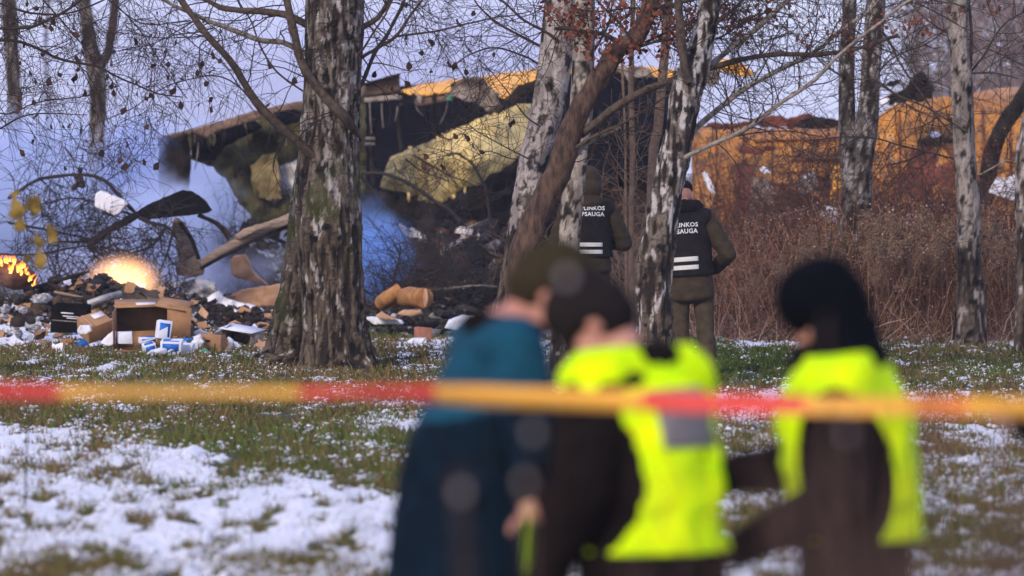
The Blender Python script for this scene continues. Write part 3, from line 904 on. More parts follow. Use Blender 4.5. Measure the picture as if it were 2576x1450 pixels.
Dc = 62.5
bc = W(2440, 401 + CAM_H * FPX / Dc, Dc); bc[2] = 0
t = thing('birch_tree', 'single white birch with black diamond scars before the yellow fuselage on the right', 'tree', bc, group='birches in front of the crash site')
_, c1, r1_ = bark_trunk('trunk', [(2440, 872, 90), (2440, 700, 66), (2437, 600, 62), (2436, 513, 60), (2428, 400, 56), (2424, 300, 56), (2420, 210, 56), (2412, 120, 50), (2408, 60, 56), (2408, 0, 58), (2400, -200, 50), (2396, -700, 34)], Dc, t, bc, 240, 48, .014, 'white', .9, 81, white=(.33, .28, .25))
cs = [(c1[120:], r1_[120:] * .3)]
for pts, w0, w1, mt in [([(2435, 190), (2475, 140), (2520, 70), (2560, 40), (2600, 20)], 6, 3, 'twig'), ([(2440, 185), (2500, 185), (2560, 200)], 5, 3, 'twig'), ([(2430, 330), (2380, 300), (2330, 270), (2260, 240), (2200, 200), (2130, 200)], 6, 3, 'limb'),
                        ([(2440, 180), (2444, 100), (2438, 20), (2430, -60)], 10, 5, 'twig'), ([(2420, 405), (2340, 385), (2260, 365), (2180, 345), (2040, 350)], 5, 3, 'twig'), ([(2430, 110), (2360, 70), (2300, 20), (2260, -30)], 5, 3, 'twig'), ([(2450, 450), (2500, 420), (2560, 390)], 6, 3, 'pale_bark')]:
    _, c, r = limb(t, bc, pts, Dc + rng.uniform(-.2, .2), w0, w1, M[mt], 0); cs.append((c, r))
P0, R0 = stack(cs)
s, d, r = sprout(P0, R0, 110, .1, 1, .9, .05); P1, q1 = grow(s, d, rng.uniform(.4, 1.5, 110), np.full(110, .007), 10, .14, .0)
s, d, r = sprout(P1, q1, 650, .1, 1, .8, 0); P2, q2 = grow(s, d, rng.uniform(.2, .7, 650), np.full(650, .0036), 7, .2, .03, .55)
twig_mesh('twigs', [(P1, q1), (P2, q2)], M['twig'], t, bc)

Dd = 60
bd = W(2585, 401 + CAM_H * FPX / Dd, Dd); bd[2] = 0
t = thing('birch_tree', 'birch cut by the right edge beside the white sheet', 'tree', bd, group='birches in front of the crash site')
bark_trunk('trunk', [(2590, 892, 80), (2584, 640, 54), (2580, 500, 50), (2580, 400, 48), (2590, 330, 46), (2610, 200, 44), (2630, 0, 40), (2650, -500, 26)], Dd, t, bd, 150, 36, .014, 'birch', .5, 91)

# ------------------------------------------------------------------ crash site
def skin_mat(name, c1, c2, soot=.5, lo=.5):
    t = NT(name)
    n1 = t.noise(1.6, 5, .65)
    n2 = t.noise(7, 5, .7, t.mapped((1, 1, .35)))
    c = t.mix(t.ramp(n1, [(.35, 0.0), (.7, 1.0)]), c1, c2)
    c = t.mix(t.math('MULTIPLY', t.ramp(n2, [(lo, 0.0), (lo + .16, 1.0)]), soot), c, (.05, .03, .02))
    return t.bsdf(c, .45, t.noise(5, 4, .6), .35, .05, spec=.4)
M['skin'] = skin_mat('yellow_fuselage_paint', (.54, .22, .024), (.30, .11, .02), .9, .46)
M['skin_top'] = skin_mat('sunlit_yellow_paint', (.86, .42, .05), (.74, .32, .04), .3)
M['panel'] = skin_mat('pale_yellow_paint', (.80, .62, .24), (.60, .42, .13), .6, .47)
M['soot'] = simple('soot_and_shade_black', (.004, .005, .009), (.009, .009, .012), 4, .95, spec=.0)  # soot black that also paints the shade in the hollow and under the wing
M['char'] = simple('charred_metal', (.009, .008, .008), (.035, .028, .024), 6, .95, .5, .02, spec=.02)
M['rust'] = simple('scorched_red_brown_metal', (.2, .06, .035), (.08, .025, .02), 4, .8)
M['brown_edge'] = simple('dirty_brown_cladding', (.22, .14, .09), (.1, .06, .045), 5, .8, stretch=(1, 1, 3))
M['olive'] = simple('mossy_olive_wall', (.10, .085, .03), (.03, .03, .014), 3.5, .9, .6, .05)
M['insul'] = simple('grey_crumpled_insulation', (.36, .3, .25), (.17, .13, .11), 9, .9, .8, .05)
M['alu'] = simple('bare_grey_metal', (.42, .4, .4), (.2, .19, .2), 6, .5, .3, metal=.3)
M['wood'] = simple('split_pale_wood', (.34, .25, .19), (.17, .12, .09), 12, .8, stretch=(.3, 1, 3))
M['tan'] = simple('tan_board', (.5, .3, .18), (.36, .2, .12), 8, .85)
M['white'] = simple('white_sheet', (.78, .78, .84), (.6, .6, .68), 6, .7, .4, .03)
M['carton'] = simple('brown_cardboard', (.36, .20, .10), (.27, .14, .07), 7, .85, .2)
M['carton_in'] = simple('shaded_cardboard_inside', (.2, .11, .06), (.12, .07, .04), 7, .9)
M['label'] = simple('paper_label', (.74, .72, .74), (.6, .58, .6), 30, .7)
M['blue'] = simple('blue_print', (.01, .17, .62), (.01, .1, .42), 20, .5)
M['packet'] = simple('white_packet_card', (.74, .75, .84), (.62, .64, .76), 12, .6)
M['blackbox'] = simple('black_crate', (.005, .005, .005), (.010, .009, .009), 9, .95, spec=.0)
M['log'] = simple('orange_log_wood', (.42, .2, .07), (.2, .09, .035), 9, .85)
M['logbark'] = simple('log_bark', (.09, .055, .035), (.03, .02, .015), 10, .9, .8, .03)
M['brick'] = simple('red_brown_block', (.4, .17, .1), (.28, .11, .07), 12, .85)
M['rubble'] = vcol_mat('mixed_rubble', .9, 20, .4, .4)
M['teal'] = simple('green_plastic', (.08, .3, .2), (.05, .2, .15), 9, .5)
M['red_bit'] = simple('red_scrap', (.5, .06, .03), (.3, .03, .02), 9, .6)

def barrel(D, vc, Rm, ext=0.0):
    """distance of a fuselage wall with its axis at photo row vc, radius Rm metres"""
    def f(u, v):
        dz = (v - vc) / FPX * D
        return D - np.sqrt(np.maximum(Rm * Rm - dz * dz, 0.0)) * .9 + Rm * .9
    return f
def flat(D, du=0.0, dv=0.0, uc=1000, vc=400):
    return lambda u, v: D + du * (u - uc) + dv * (v - vc) + 0 * u

# --- centre section: torn fuselage with dark hollow
cw = W(1150, 770, 82.0); cw[2] = 0
t = thing('fuselage_wreck', 'torn open centre section of the yellow aircraft with a dark hollow side', 'aircraft wreck', cw)
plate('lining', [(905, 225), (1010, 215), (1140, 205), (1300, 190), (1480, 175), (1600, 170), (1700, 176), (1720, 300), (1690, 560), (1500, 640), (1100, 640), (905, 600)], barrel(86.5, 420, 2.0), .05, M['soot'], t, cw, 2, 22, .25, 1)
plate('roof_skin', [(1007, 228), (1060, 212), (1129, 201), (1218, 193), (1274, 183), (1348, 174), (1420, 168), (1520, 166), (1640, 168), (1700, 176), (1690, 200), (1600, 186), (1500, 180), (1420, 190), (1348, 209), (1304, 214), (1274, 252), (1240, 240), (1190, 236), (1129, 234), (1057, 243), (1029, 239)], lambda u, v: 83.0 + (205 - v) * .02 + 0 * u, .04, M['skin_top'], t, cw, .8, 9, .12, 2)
plate('side_panel', [(981, 397), (1108, 344), (1157, 320), (1222, 292), (1256, 286), (1300, 262), (1335, 262), (1352, 300), (1340, 345), (1322, 378), (1284, 412), (1258, 430), (1236, 436), (1207, 466), (1172, 470), (1121, 508), (1070, 512), (1019, 484), (953, 474)], lambda u, v: 81.5 - .9 * np.exp(-((u - 1200) / 130) ** 2 - ((v - 400) / 110) ** 2) + .004 * np.abs(u - 1180), .05, M['panel'], t, cw, 1.2, 9, .18, 3)
plate('lower_panel', [(1236, 436), (1258, 430), (1300, 404), (1342, 350), (1346, 480), (1300, 500), (1240, 480)], flat(82.3), .05, M['char'], t, cw, 2, 10, .2, 4)
plate('crumpled_insulation', [(1134, 208), (1170, 196), (1214, 194), (1226, 214), (1250, 232), (1262, 268), (1256, 288), (1226, 280), (1200, 258), (1160, 252), (1132, 236)], flat(81.8), .12, M['insul'], t, cw, 2, 6, .6, 5)
plate('torn_strip', [(1037, 250), (1080, 246), (1126, 240), (1130, 254), (1080, 264), (1045, 266)], flat(82.2), .08, M['brown_edge'], t, cw, 1, 6, .1, 6)
plate('frame_hoop', [(1274, 254), (1292, 226), (1320, 210), (1356, 200), (1362, 216), (1330, 226), (1306, 244), (1290, 268)], flat(81.4), .15, M['char'], t, cw, .6, 6, .1, 7)
plate('green_bracket', [(1122, 240), (1136, 238), (1137, 252), (1124, 254)], flat(81.3), .1, M['teal'], t, cw, .5, 5, .05, 8)
plate('torn_edge', [(1490, 168), (1530, 164), (1570, 170), (1610, 166), (1640, 176), (1640, 192), (1600, 196), (1560, 186), (1530, 190), (1500, 184)], flat(82), .12, M['insul'], t, cw, 2, 6, .3, 9)
plate('lower_rubble_skirt', [(905, 470), (960, 480), (1070, 514), (1180, 474), (1300, 470), (1500, 440), (1700, 420), (1720, 760), (905, 760)], flat(84), .2, M['char'], t, cw, 3, 22, .9, 10)
for k, (ua, va, ub, vb) in enumerate([(940, 300, 940, 470), (1010, 262, 1010, 380), (1090, 258, 1095, 345), (1500, 190, 1490, 430), (1600, 190, 1596, 430)]):
    mb = MB(); mb.tube([W(ua, va, 85.0), W((ua + ub) / 2 - 6, (va + vb) / 2, 85.3), W(ub, vb, 85.2)], .035, 6, 8)
    mb.build('rib', M['char'], t, off=cw)
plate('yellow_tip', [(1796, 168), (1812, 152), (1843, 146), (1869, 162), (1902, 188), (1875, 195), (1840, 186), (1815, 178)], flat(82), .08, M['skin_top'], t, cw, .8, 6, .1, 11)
plate('torn_flap', [(1700, 176), (1760, 168), (1812, 176), (1806, 214), (1782, 222), (1770, 200), (1710, 210)], flat(82.5), .1, M['insul'], t, cw, 1.5, 7, .3, 12)
for du, dv in ((0, 0), (0, 14)):
    mb = MB(); mb.box(W(926, 349 + dv, 82), (.2, .1, .045)); mb.build('pale_bracket', M['insul'], t, off=cw)

# ragged strips and wires hanging from the torn edges
def fringe(parent, off, edge, D, n, seed, mts, lmin=6, lmax=26):
    e = np.array(edge, float); r = np.random.default_rng(seed)
    for k in range(n):
        a = r.uniform(0, len(e) - 1.001); i = int(a); p = e[i] * (1 - a + i) + e[i + 1] * (a - i)
        w, h = r.uniform(4, 14), r.uniform(lmin, lmax)
        sk = r.normal(0, 5)
        plate('torn_strip', [(p[0] - w / 2, p[1] - 4), (p[0] + w / 2, p[1] - 4), (p[0] + w / 2 + sk, p[1] + h * r.uniform(.5, 1)), (p[0] + sk, p[1] + h), (p[0] - w * .4 + sk, p[1] + h * .6)], flat(D + r.normal(0, .15)), .02, M[mts[k % len(mts)]], parent, off, .8, 6, .15, seed * 50 + k)
def wires(parent, off, pts, D, seed):
    r = np.random.default_rng(seed)
    for (u, v) in pts:
        L = r.uniform(25, 80); s_ = r.normal(0, 14)
        mb = MB(); mb.tube([W(u, v, D), W(u + s_ * .3, v + L * .5, D - .1), W(u + s_, v + L, D)], .009, 4, 8, ends=False); mb.build('wire', M['char'] if r.random() < .6 else M['insul'], parent, off=off)
fringe(t, cw, [(1030, 238), (1060, 243), (1130, 236), (1190, 250), (1226, 282), (1262, 280)], 81.9, 16, 3, ['char', 'insul', 'brown_edge'])
fringe(t, cw, [(981, 397), (1040, 370), (1108, 344), (1157, 322), (1222, 294), (1256, 288)], 81.2, 12, 4, ['panel', 'char', 'panel'], -14, 12)
fringe(t, cw, [(953, 474), (1019, 484), (1070, 510), (1121, 506), (1172, 470), (1236, 436)], 81.1, 14, 5, ['char', 'panel', 'char'])
fringe(t, cw, [(1490, 182), (1560, 186), (1640, 192), (1700, 206)], 81.9, 10, 6, ['char', 'insul'])
wires(t, cw, [(960, 262), (1000, 268), (1046, 266), (1080, 262), (1110, 262), (1126, 256), (1160, 254), (1200, 262), (1520, 190), (1570, 190), (1620, 196)], 82.4, 7)
# --- left slab: torn wing box / roof edge
ww = W(560, 780, 80.0); ww[2] = 0
t = thing('wing_wreck', 'dark sloping slab of broken wing with a dirty brown upper edge behind the thick birch', 'aircraft wreck', ww)
plate('upper_edge', [(376, 349), (480, 326), (560, 303), (633, 280), (700, 266), (760, 253), (830, 238), (920, 214), (920, 242), (830, 268), (700, 284), (658, 297), (546, 330), (518, 348), (498, 338), (480, 334), (384, 352)], flat(79), .35, M['brown_edge'], t, ww, .8, 9, .1, 21)
plate('underside', [(384, 351), (480, 333), (546, 328), (658, 294), (760, 268), (920, 240), (920, 500), (740, 520), (700, 590), (640, 560), (596, 500), (560, 440), (522, 416), (480, 402), (478, 340)], lambda u, v: 80.2 - (v - 400) * .002 + 0 * u, .25, M['olive'], t, ww, 2, 12, .5, 22)
plate('end_wall', [(398, 350), (480, 333), (478, 420), (470, 520), (400, 510)], flat(80.8), .2, M['char'], t, ww, .8, 12, .1, 23)
plate('web_shade', [(480, 334), (520, 346), (548, 331), (640, 302), (660, 320), (560, 372), (540, 402), (505, 408), (484, 396)], flat(79.7), .2, M['soot'], t, ww, 1, 9, .2, 24)  # dark sheet standing in for the shade under the wing edge
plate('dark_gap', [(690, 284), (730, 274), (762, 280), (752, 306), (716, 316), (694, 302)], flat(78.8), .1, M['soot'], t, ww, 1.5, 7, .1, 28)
plate('tan_panel', [(633, 420), (664, 392), (694, 384), (704, 440), (708, 500), (690, 508), (650, 496), (632, 460)], flat(79.6), .15, simple('dull_tan_panel', (.30, .22, .09), (.10, .08, .035), 3, .8), t, ww, 1.5, 8, .2, 25)
plate('grey_web', [(694, 420), (760, 400), (770, 540), (700, 530)], flat(79.9), .15, M['alu'], t, ww, 1, 10, .1, 26)
plate('hanging_box', [(905, 216), (1004, 187), (1005, 228), (985, 232), (915, 243)], flat(80.5), .4, M['brown_edge'], t, ww, .4, 8, .03, 27)
plate('cap_strip', [(905, 212), (1004, 184), (1005, 190), (906, 219)], flat(80.3), .5, M['char'], t, ww, .3, 8, .02, 29)
plate('light_ledge', [(915, 246), (1008, 238), (1010, 250), (940, 256), (915, 258)], flat(80.4), .2, M['insul'], t, ww, .8, 6, .1, 30)

fringe(t, ww, [(400, 352), (480, 342), (518, 348), (560, 330), (658, 298), (740, 288)], 78.9, 16, 8, ['char', 'brown_edge', 'olive'], 8, 34)
fringe(t, ww, [(590, 412), (640, 466), (700, 515), (760, 520)], 79.5, 9, 9, ['char', 'olive'], 10, 40)
wires(t, ww, [(500, 350), (560, 340), (620, 320), (680, 310), (720, 310), (930, 258), (980, 256)], 79.0, 10)
# --- right section: yellow fuselage behind the brush
rw = W(2150, 800, 86.0); rw[2] = 0
t = thing('fuselage_wreck', 'long yellow fuselage section half hidden by the red brush on the right', 'aircraft wreck', rw)
plate('skin', [(1740, 322), (1800, 318), (1900, 322), (2000, 324), (2110, 318), (2200, 316), (2215, 330), (2210, 700), (2060, 740), (1740, 740)], barrel(86, 560, 1.5), .05, M['skin'], t, rw, 1, 16, .1, 41)
for k, pts in enumerate([[(1765, 320), (1790, 308), (1850, 312), (1900, 300), (1902, 318), (1820, 326)], [(1880, 312), (1900, 296), (1960, 288), (1984, 300), (1980, 318), (1930, 324)], [(1960, 316), (1984, 296), (2030, 286), (2052, 292), (2030, 314), (1996, 326)]]):
    plate('torn_sheet', pts, flat(85.3), .15, M['rust'], t, rw, 1.5, 7, .25, 42 + k)
plate('dark_tear', [(1990, 322), (2020, 302), (2060, 294), (2112, 302), (2120, 320), (2060, 326)], flat(85.0), .2, M['char'], t, rw, 1, 8, .2, 46)
plate('buckled_stripe', [(1850, 372), (1950, 366), (1952, 376), (1900, 390), (1862, 386)], flat(84.85), .03, M['rust'], t, rw, 1.2, 8, .1, 47)
for k, (va, w_) in enumerate([(402, 5), (432, 4), (462, 5), (352, 4)]):
    plate('panel_joint', [(1985 - k * 30, va), (2110, va - 4), (2110, va - 4 + w_), (1985 - k * 30, va + w_)], lambda u, v: barrel(86, 560, 1.5)(u, v) - .06, .04, M['rust'], t, rw, .5, 9, .03, 50 + k)
for k, ua in enumerate((1800, 1868, 1940, 2016, 2080, 2160)):
    plate('frame_seam', [(ua, 326), (ua + 4, 326), (ua + 5, 520), (ua + 1, 520)], lambda u, v: barrel(86, 560, 1.5)(u, v) - .05, .04, M['rust'], t, rw, .5, 9, .03, 90 + k)
plate('scorch_patch', [(1850, 420), (1880, 400), (1900, 440), (1890, 560), (1860, 600), (1846, 500)], lambda u, v: barrel(86, 560, 1.5)(u, v) - .06, .04, M['rust'], t, rw, 3, 9, .1, 97)
plate('scorch_patch', [(1960, 470), (2040, 490), (2090, 520), (2080, 640), (1990, 650), (1960, 560)], lambda u, v: barrel(86, 560, 1.5)(u, v) - .06, .04, M['char'], t, rw, 3, 9, .1, 98)
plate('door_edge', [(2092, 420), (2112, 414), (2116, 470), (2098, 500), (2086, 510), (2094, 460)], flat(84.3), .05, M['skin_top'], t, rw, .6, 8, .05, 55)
plate('pale_rip', [(1890, 450), (1935, 446), (1960, 500), (1985, 560), (1992, 640), (1940, 650), (1890, 620), (1884, 540)], flat(84.2), .15, M['insul'], t, rw, 3, 8, .4, 56)
plate('rip_sheet', [(2010, 440), (2052, 430), (2060, 470), (2030, 490), (2008, 480)], flat(84.2), .1, M['alu'], t, rw, 1.5, 7, .2, 57)
plate('grey_hatch', [(2040, 446), (2088, 440), (2092, 470), (2066, 486), (2046, 474)], flat(84.3), .1, M['char'], t, rw, 1, 8, .1, 58)
hw = W(2420, 800, 84.0); hw[2] = 0
t = thing('fuselage_wreck', 'humped yellow fuselage end with charred lumps on top at the right edge', 'aircraft wreck', hw)
plate('skin', [(2195, 330), (2215, 286), (2250, 262), (2320, 246), (2420, 240), (2480, 224), (2560, 218), (2700, 214), (2800, 240), (2800, 720), (2200, 720)], barrel(84, 520, 1.75), .06, M['skin'], t, hw, 1.5, 14, .2, 61)
for k, ua in enumerate((2260, 2330, 2470, 2540)):
    plate('frame_seam', [(ua, 275), (ua + 4, 275), (ua + 6, 520), (ua + 2, 520)], lambda u, v: barrel(84, 520, 1.75)(u, v) - .05, .04, M['rust'], t, hw, .5, 9, .03, 110 + k)
plate('scorch_patch', [(2290, 380), (2390, 372), (2400, 470), (2320, 520), (2270, 470)], lambda u, v: barrel(84, 520, 1.75)(u, v) - .05, .04, M['rust'], t, hw, 4, 9, .1, 118)
plate('charred_lump', [(2232, 262), (2234, 242), (2262, 234), (2290, 216), (2300, 192), (2322, 182), (2338, 200), (2350, 224), (2346, 248), (2300, 252), (2262, 258)], flat(83), .5, M['char'], t, hw, 2.5, 6, .5, 62)
plate('torn_scrap', [(2222, 212), (2240, 202), (2270, 204), (2250, 216), (2226, 220)], flat(83.2), .15, M['char'], t, hw, 1.5, 6, .2, 63)
plate('snowy_scrap', [(2212, 250), (2226, 240), (2238, 254), (2230, 272), (2216, 268)], flat(82.8), .2, M['white'], t, hw, 1.2, 6, .2, 64)
plate('dark_scar', [(2306, 352), (2364, 342), (2396, 350), (2396, 360), (2340, 364), (2310, 366)], lambda u, v: barrel(84, 520, 1.75)(u, v) - .12, .06, M['char'], t, hw, 1.2, 7, .05, 65)
plate('white_flake', [(2330, 338), (2356, 330), (2372, 338), (2350, 348)], lambda u, v: barrel(84, 520, 1.75)(u, v) - .14, .05, M['white'], t, hw, 1, 6, .05, 66)
plate('scorch_hole', [(2384, 298), (2410, 292), (2414, 312), (2392, 318)], lambda u, v: barrel(84, 520, 1.75)(u, v) - .1, .04, M['char'], t, hw, 1.5, 6, .05, 67)
P_, r_ = limb_curve([(2600, 200), (2562, 262), (2530, 308), (2500, 372), (2484, 440), (2476, 560), (2474, 700)], 82.2, 44, 40, 0, 30)
mb = MB(); mb.tube(P_, r_, 10, noise=.4); mb.build('torn_frame', M['char'], t, off=hw)

# --- charred rubble, kept as heaps nobody could count
def rubble(name, label, n, region, pal, smin, smax, zmax=.5, flatn=.5):
    u0, u1, Da, Db_ = region
    D = rng.uniform(Da, Db_, n); u = rng.uniform(u0, u1, n)
    x = (u - CU) / FPX * D
    z = mound(x, D) + rng.random(n) ** 2.2 * zmax
    mb = MB(); C = []
    for i in range(n):
        s = rng.uniform(smin, smax) * (1 + 1.2 * (rng.random() < .07))
        c = pal[rng.integers(0, len(pal))]
        if rng.random() < flatn:
            sh = (s * rng.uniform(.6, 2), s * rng.uniform(.4, 1), s * rng.uniform(.1, .4))
        else:
            sh = (s, s * .8, s * .7)
        n0 = mb.n
        if rng.random() < .5: mb.box((x[i], D[i], z[i]), sh, rng.uniform(-.7, .7, 3) + np.array([0, 0, rng.uniform(0, 3)]), s * .12)
        else: mb.ball((x[i], D[i], z[i]), np.array(sh) * .6, rng.uniform(-.7, .7, 3), 7, .7, i)
        C.append(np.tile(np.array(c) * rng.uniform(.6, 1.3), (mb.n - n0, 1)))
    o = mb.build(name, M['rubble'], None, 'stuff', False)
    attr_col(o.data, np.vstack(C))
    tag(o, label, 'rubble')
dk = [(.02, .016, .016), (.03, .022, .018), (.05, .035, .028), (.015, .015, .02)]
rubble('charred_rubble', 'heap of charred torn pieces below the pale yellow panel', 700, (915, 1330, 74, 83), dk * 3 + [(.2, .1, .05), (.12, .12, .14), (.3, .26, .24), (.45, .4, .38), (.3, .13, .04), (.1, .05, .04), (.04, .05, .09)], .05, .26, 1.15)
rubble('charred_rubble', 'dark wreckage heaped under the broken wing in the smoke', 420, (380, 780, 78.2, 84), dk * 5 + [(.08, .08, .1), (.1, .075, .06), (.25, .24, .25)], .05, .19, 1.15)
rubble('dirt_clods', 'dark earth and scraps heaped behind the cartons on the left', 900, (-60, 300, 64.5, 69.5), dk * 2 + [(.07, .045, .03), (.09, .06, .04)], .025, .09, .12, .3)
rubble('dirt_clods', 'dark clods and burnt scraps between the open carton and the thick birch', 650, (440, 700, 64, 70), dk * 3 + [(.09, .06, .04), (.06, .05, .05)], .02, .08, .1, .3)
rubble('burnt_litter', 'pale ash and burnt litter on the ground under the smoke', 420, (0, 720, 72, 82), dk + [(.3, .28, .3), (.2, .2, .24), (.5, .48, .5), (.3, .2, .14)], .04, .14, .12, .7)
rubble('charred_rubble', 'burnt scraps around the log pile right of the thick birch', 380, (910, 1300, 66, 73), dk * 3 + [(.2, .12, .07), (.3, .28, .3)], .03, .1, .2, .5)
rubble('burnt_litter', 'torn scraps strewn through the red brush', 260, (1780, 2600, 74, 82), dk * 2 + [(.5, .48, .52), (.4, .18, .05), (.5, .3, .05), (.35, .08, .05)], .05, .14, .9, .8)

# --- black curved panel propped on a broken column, with its beam
pw = W(450, 690, 71.0); pw[2] = gz(450, 71)
t = thing('black_sheet', 'black curved sheet perched on a broken grey column in the smoke', 'aircraft debris', pw)
plate('curved_sheet', [(338, 545), (345, 532), (370, 516), (420, 494), (459, 478), (480, 481), (500, 491), (518, 506), (534, 529), (522, 536), (507, 538), (474, 543), (437, 546), (400, 550), (360, 556)], lambda u, v: 70.6 - .55 * (v - 478) / 70 + .0015 * np.abs(u - 440), .06, M['blackbox'], t, pw, .6, 7, .08, 71)
plate('column', [(432, 560), (440, 548), (462, 560), (480, 598), (497, 640), (512, 676), (508, 694), (470, 700), (444, 688), (448, 640)], flat(71), .3, M['insul'], t, pw, 1, 8, .15, 72)
mb = MB(); mb.tube([W(498, 540, 70.8), W(540, 560, 70.8), W(568, 584, 70.8), W(580, 600, 70.8)], [.03, .028, .034, .05], 8, 12, noise=.6); mb.build('bent_arm', M['logbark'], t, off=pw)
mb = MB(); mb.tube([W(452, 560, 70.9), W(480, 600, 70.9), W(500, 650, 70.8)], .03, 7, 10, noise=.6); mb.build('strut', M['char'], t, off=pw)
bw_ = W(600, 640, 70.4); bw_[2] = 0
t = thing('broken_beam', 'split pale beam slanting up behind the thick birch', 'beam', bw_)
mb = MB(); P_ = np.array([W(505, 668, 70.3), W(560, 632, 70.4), W(640, 592, 70.6), W(730, 556, 70.8), (W(800, 530, 71))])
mb.tube(P_, [.055, .075, .085, .09, .09], 6, 14, noise=.5); mb.build('timber', M['wood'], t, off=bw_)
plate('split_top', [(588, 596), (604, 582), (622, 572), (660, 562), (724, 546), (724, 556), (650, 578), (604, 602)], flat(70.4), .12, M['wood'], t, bw_, .8, 6, .08, 73)
mb = MB(); mb.tube([W(505, 676, 70.2), W(640, 604, 70.4), W(760, 556, 70.7)], .022, 6, 10, noise=.5); mb.build('lower_rail', M['char'], t, off=bw_)

# --- loose pieces
def piece(name, label, cat, pts, D, thick, mt, wr=.05, jag=.6, step=6, group=None, seed=None):
    pts = np.array(pts, float)
    c = W(pts[:, 0].mean(), pts[:, 1].max(), D)
    o = plate(name, pts, flat(D), thick, M[mt], None, c, jag, step, wr, seed if seed is not None else int(pts[0, 0]))
    o.location = c
    return tag(o, label, cat, group)
piece('tan_block', 'tan torn block standing in front of the blue smoke', 'debris', [(578, 656), (590, 644), (614, 640), (626, 660), (634, 684), (672, 716), (640, 712), (600, 700), (584, 694)], 72, .35, 'tan', .1)
piece('tan_board', 'broad tan board lying in the ash left of the thick birch', 'board', [(572, 748), (600, 732), (696, 716), (740, 716), (740, 768), (640, 772), (590, 762)], 71, .5, 'tan', .1)
piece('blue_white_sheet', 'crumpled blue white sheet in front of the tan board', 'sheet', [(512, 756), (530, 742), (546, 734), (566, 752), (600, 762), (640, 770), (668, 786), (600, 796), (550, 792), (520, 776)], 69.6, .3, 'white', .25, 1.2)
piece('white_lump', 'white crumpled scrap under the leaning column', 'debris', [(382, 732), (400, 718), (440, 706), (456, 716), (440, 730), (400, 742)], 72, .2, 'white', .1)
piece('grey_sheet', 'grey folded sheet in the smoke beside the fire', 'sheet', [(450, 712), (500, 700), (540, 712), (545, 740), (500, 752), (456, 742)], 73, .3, 'alu', .25, 1.2)
piece('white_carton', 'white carton caught in the dark branches left of the black sheet', 'carton', [(240, 488), (252, 480), (312, 504), (318, 514), (300, 536), (288, 542), (238, 520)], 69.5, .35, 'white', .01, .2)
piece('white_sheet', 'large white torn sheet beside the birch at the right edge', 'sheet', [(2486, 484), (2510, 444), (2530, 450), (2556, 438), (2556, 508), (2530, 500)], 74, .05, 'white', .1, .4)
piece('white_sheet', 'tilted white sheet with a dark fold standing in the brush', 'sheet', [(2064, 540), (2082, 518), (2104, 524), (2128, 560), (2160, 590), (2130, 596), (2096, 576)], 72, .08, 'white', .15, .8)
piece('white_sheet', 'ragged white patch above the round bundle in the brush', 'sheet', [(2260, 552), (2290, 538), (2328, 546), (2330, 580), (2300, 586), (2270, 576)], 72, .08, 'white', .25, 1.6)
piece('white_bundle', 'round crumpled white bundle lying among the dry weeds', 'debris', [(2270, 624), (2280, 612), (2300, 606), (2318, 616), (2320, 634), (2310, 648), (2294, 654), (2276, 644)], 68, .2, 'white', .2, 1)
piece('white_strip', 'narrow white strip leaning beside the right officer', 'debris', [(1766, 436), (1776, 430), (1794, 466), (1800, 490), (1790, 486), (1774, 460)], 76, .06, 'white', .08)
piece('white_flake', 'small white flake stuck in the brush before the yellow skin', 'debris', [(1912, 424), (1922, 416), (1934, 428), (1940, 436), (1928, 440), (1916, 434)], 78, .06, 'white', .08)
piece('white_scrap', 'white scrap low in the weeds right of the tilted sheet', 'debris', [(2190, 586), (2204, 570), (2216, 584), (2212, 606), (2196, 600)], 71, .06, 'white', .1)
piece('snow_lump', 'lone lump of snow on the grass by the brush', 'snow', [(2418, 896), (2430, 884), (2462, 880), (2488, 888), (2500, 898), (2450, 902)], 60, .2, 'snow', .1)
piece('snow_boulder', 'smooth white boulder of snow left of the man in the teal jacket', 'snow', [(1118, 826), (1128, 808), (1160, 796), (1192, 800), (1215, 820), (1216, 832), (1160, 834)], 66, .6, 'snow', .12, .3)
piece('flat_board', 'flat pale board lying on the grass in front of the log', 'board', [(998, 792), (1010, 782), (1058, 780), (1062, 790), (1030, 796)], 67, .4, 'tan', .02)
piece('leaning_board', 'small tan board tilted on the snow right of the thick birch', 'board', [(944, 796), (960, 784), (982, 798), (1000, 806), (960, 804)], 66, .2, 'tan', .03)
piece('snow_scrap', 'dirty snow slab right of the foot of the thick birch', 'snow', [(918, 800), (960, 800), (1010, 808), (1014, 816), (940, 816)], 66.2, .5, 'snow', .06)
piece('snow_scrap', 'low snow patch under the red brown block', 'snow', [(1020, 862), (1040, 852), (1072, 852), (1074, 870), (1040, 872)], 62.6, .3, 'snow', .05)

def solid(name, label, cat, u, v, D, size, mt, rot=(0, 0, 0), bev=.004, group=None, z=None):
    c = W(u, v, D)
    mb = MB(); mb.box((0, 0, 0), size, (0, 0, 0), min(size) * .03)
    o = mb.build(name, M[mt], None, None, False)
    o.location = c; o.rotation_euler = rot
    b = o.modifiers.new('bevel', 'BEVEL'); b.width = bev; b.segments = 2
    return tag(o, label, cat, group)
solid('block', 'red brown block on the grass right of the thick birch', 'block', 1064, 838, 63, (.16, .14, .13), 'brick', (0, .06, .3))

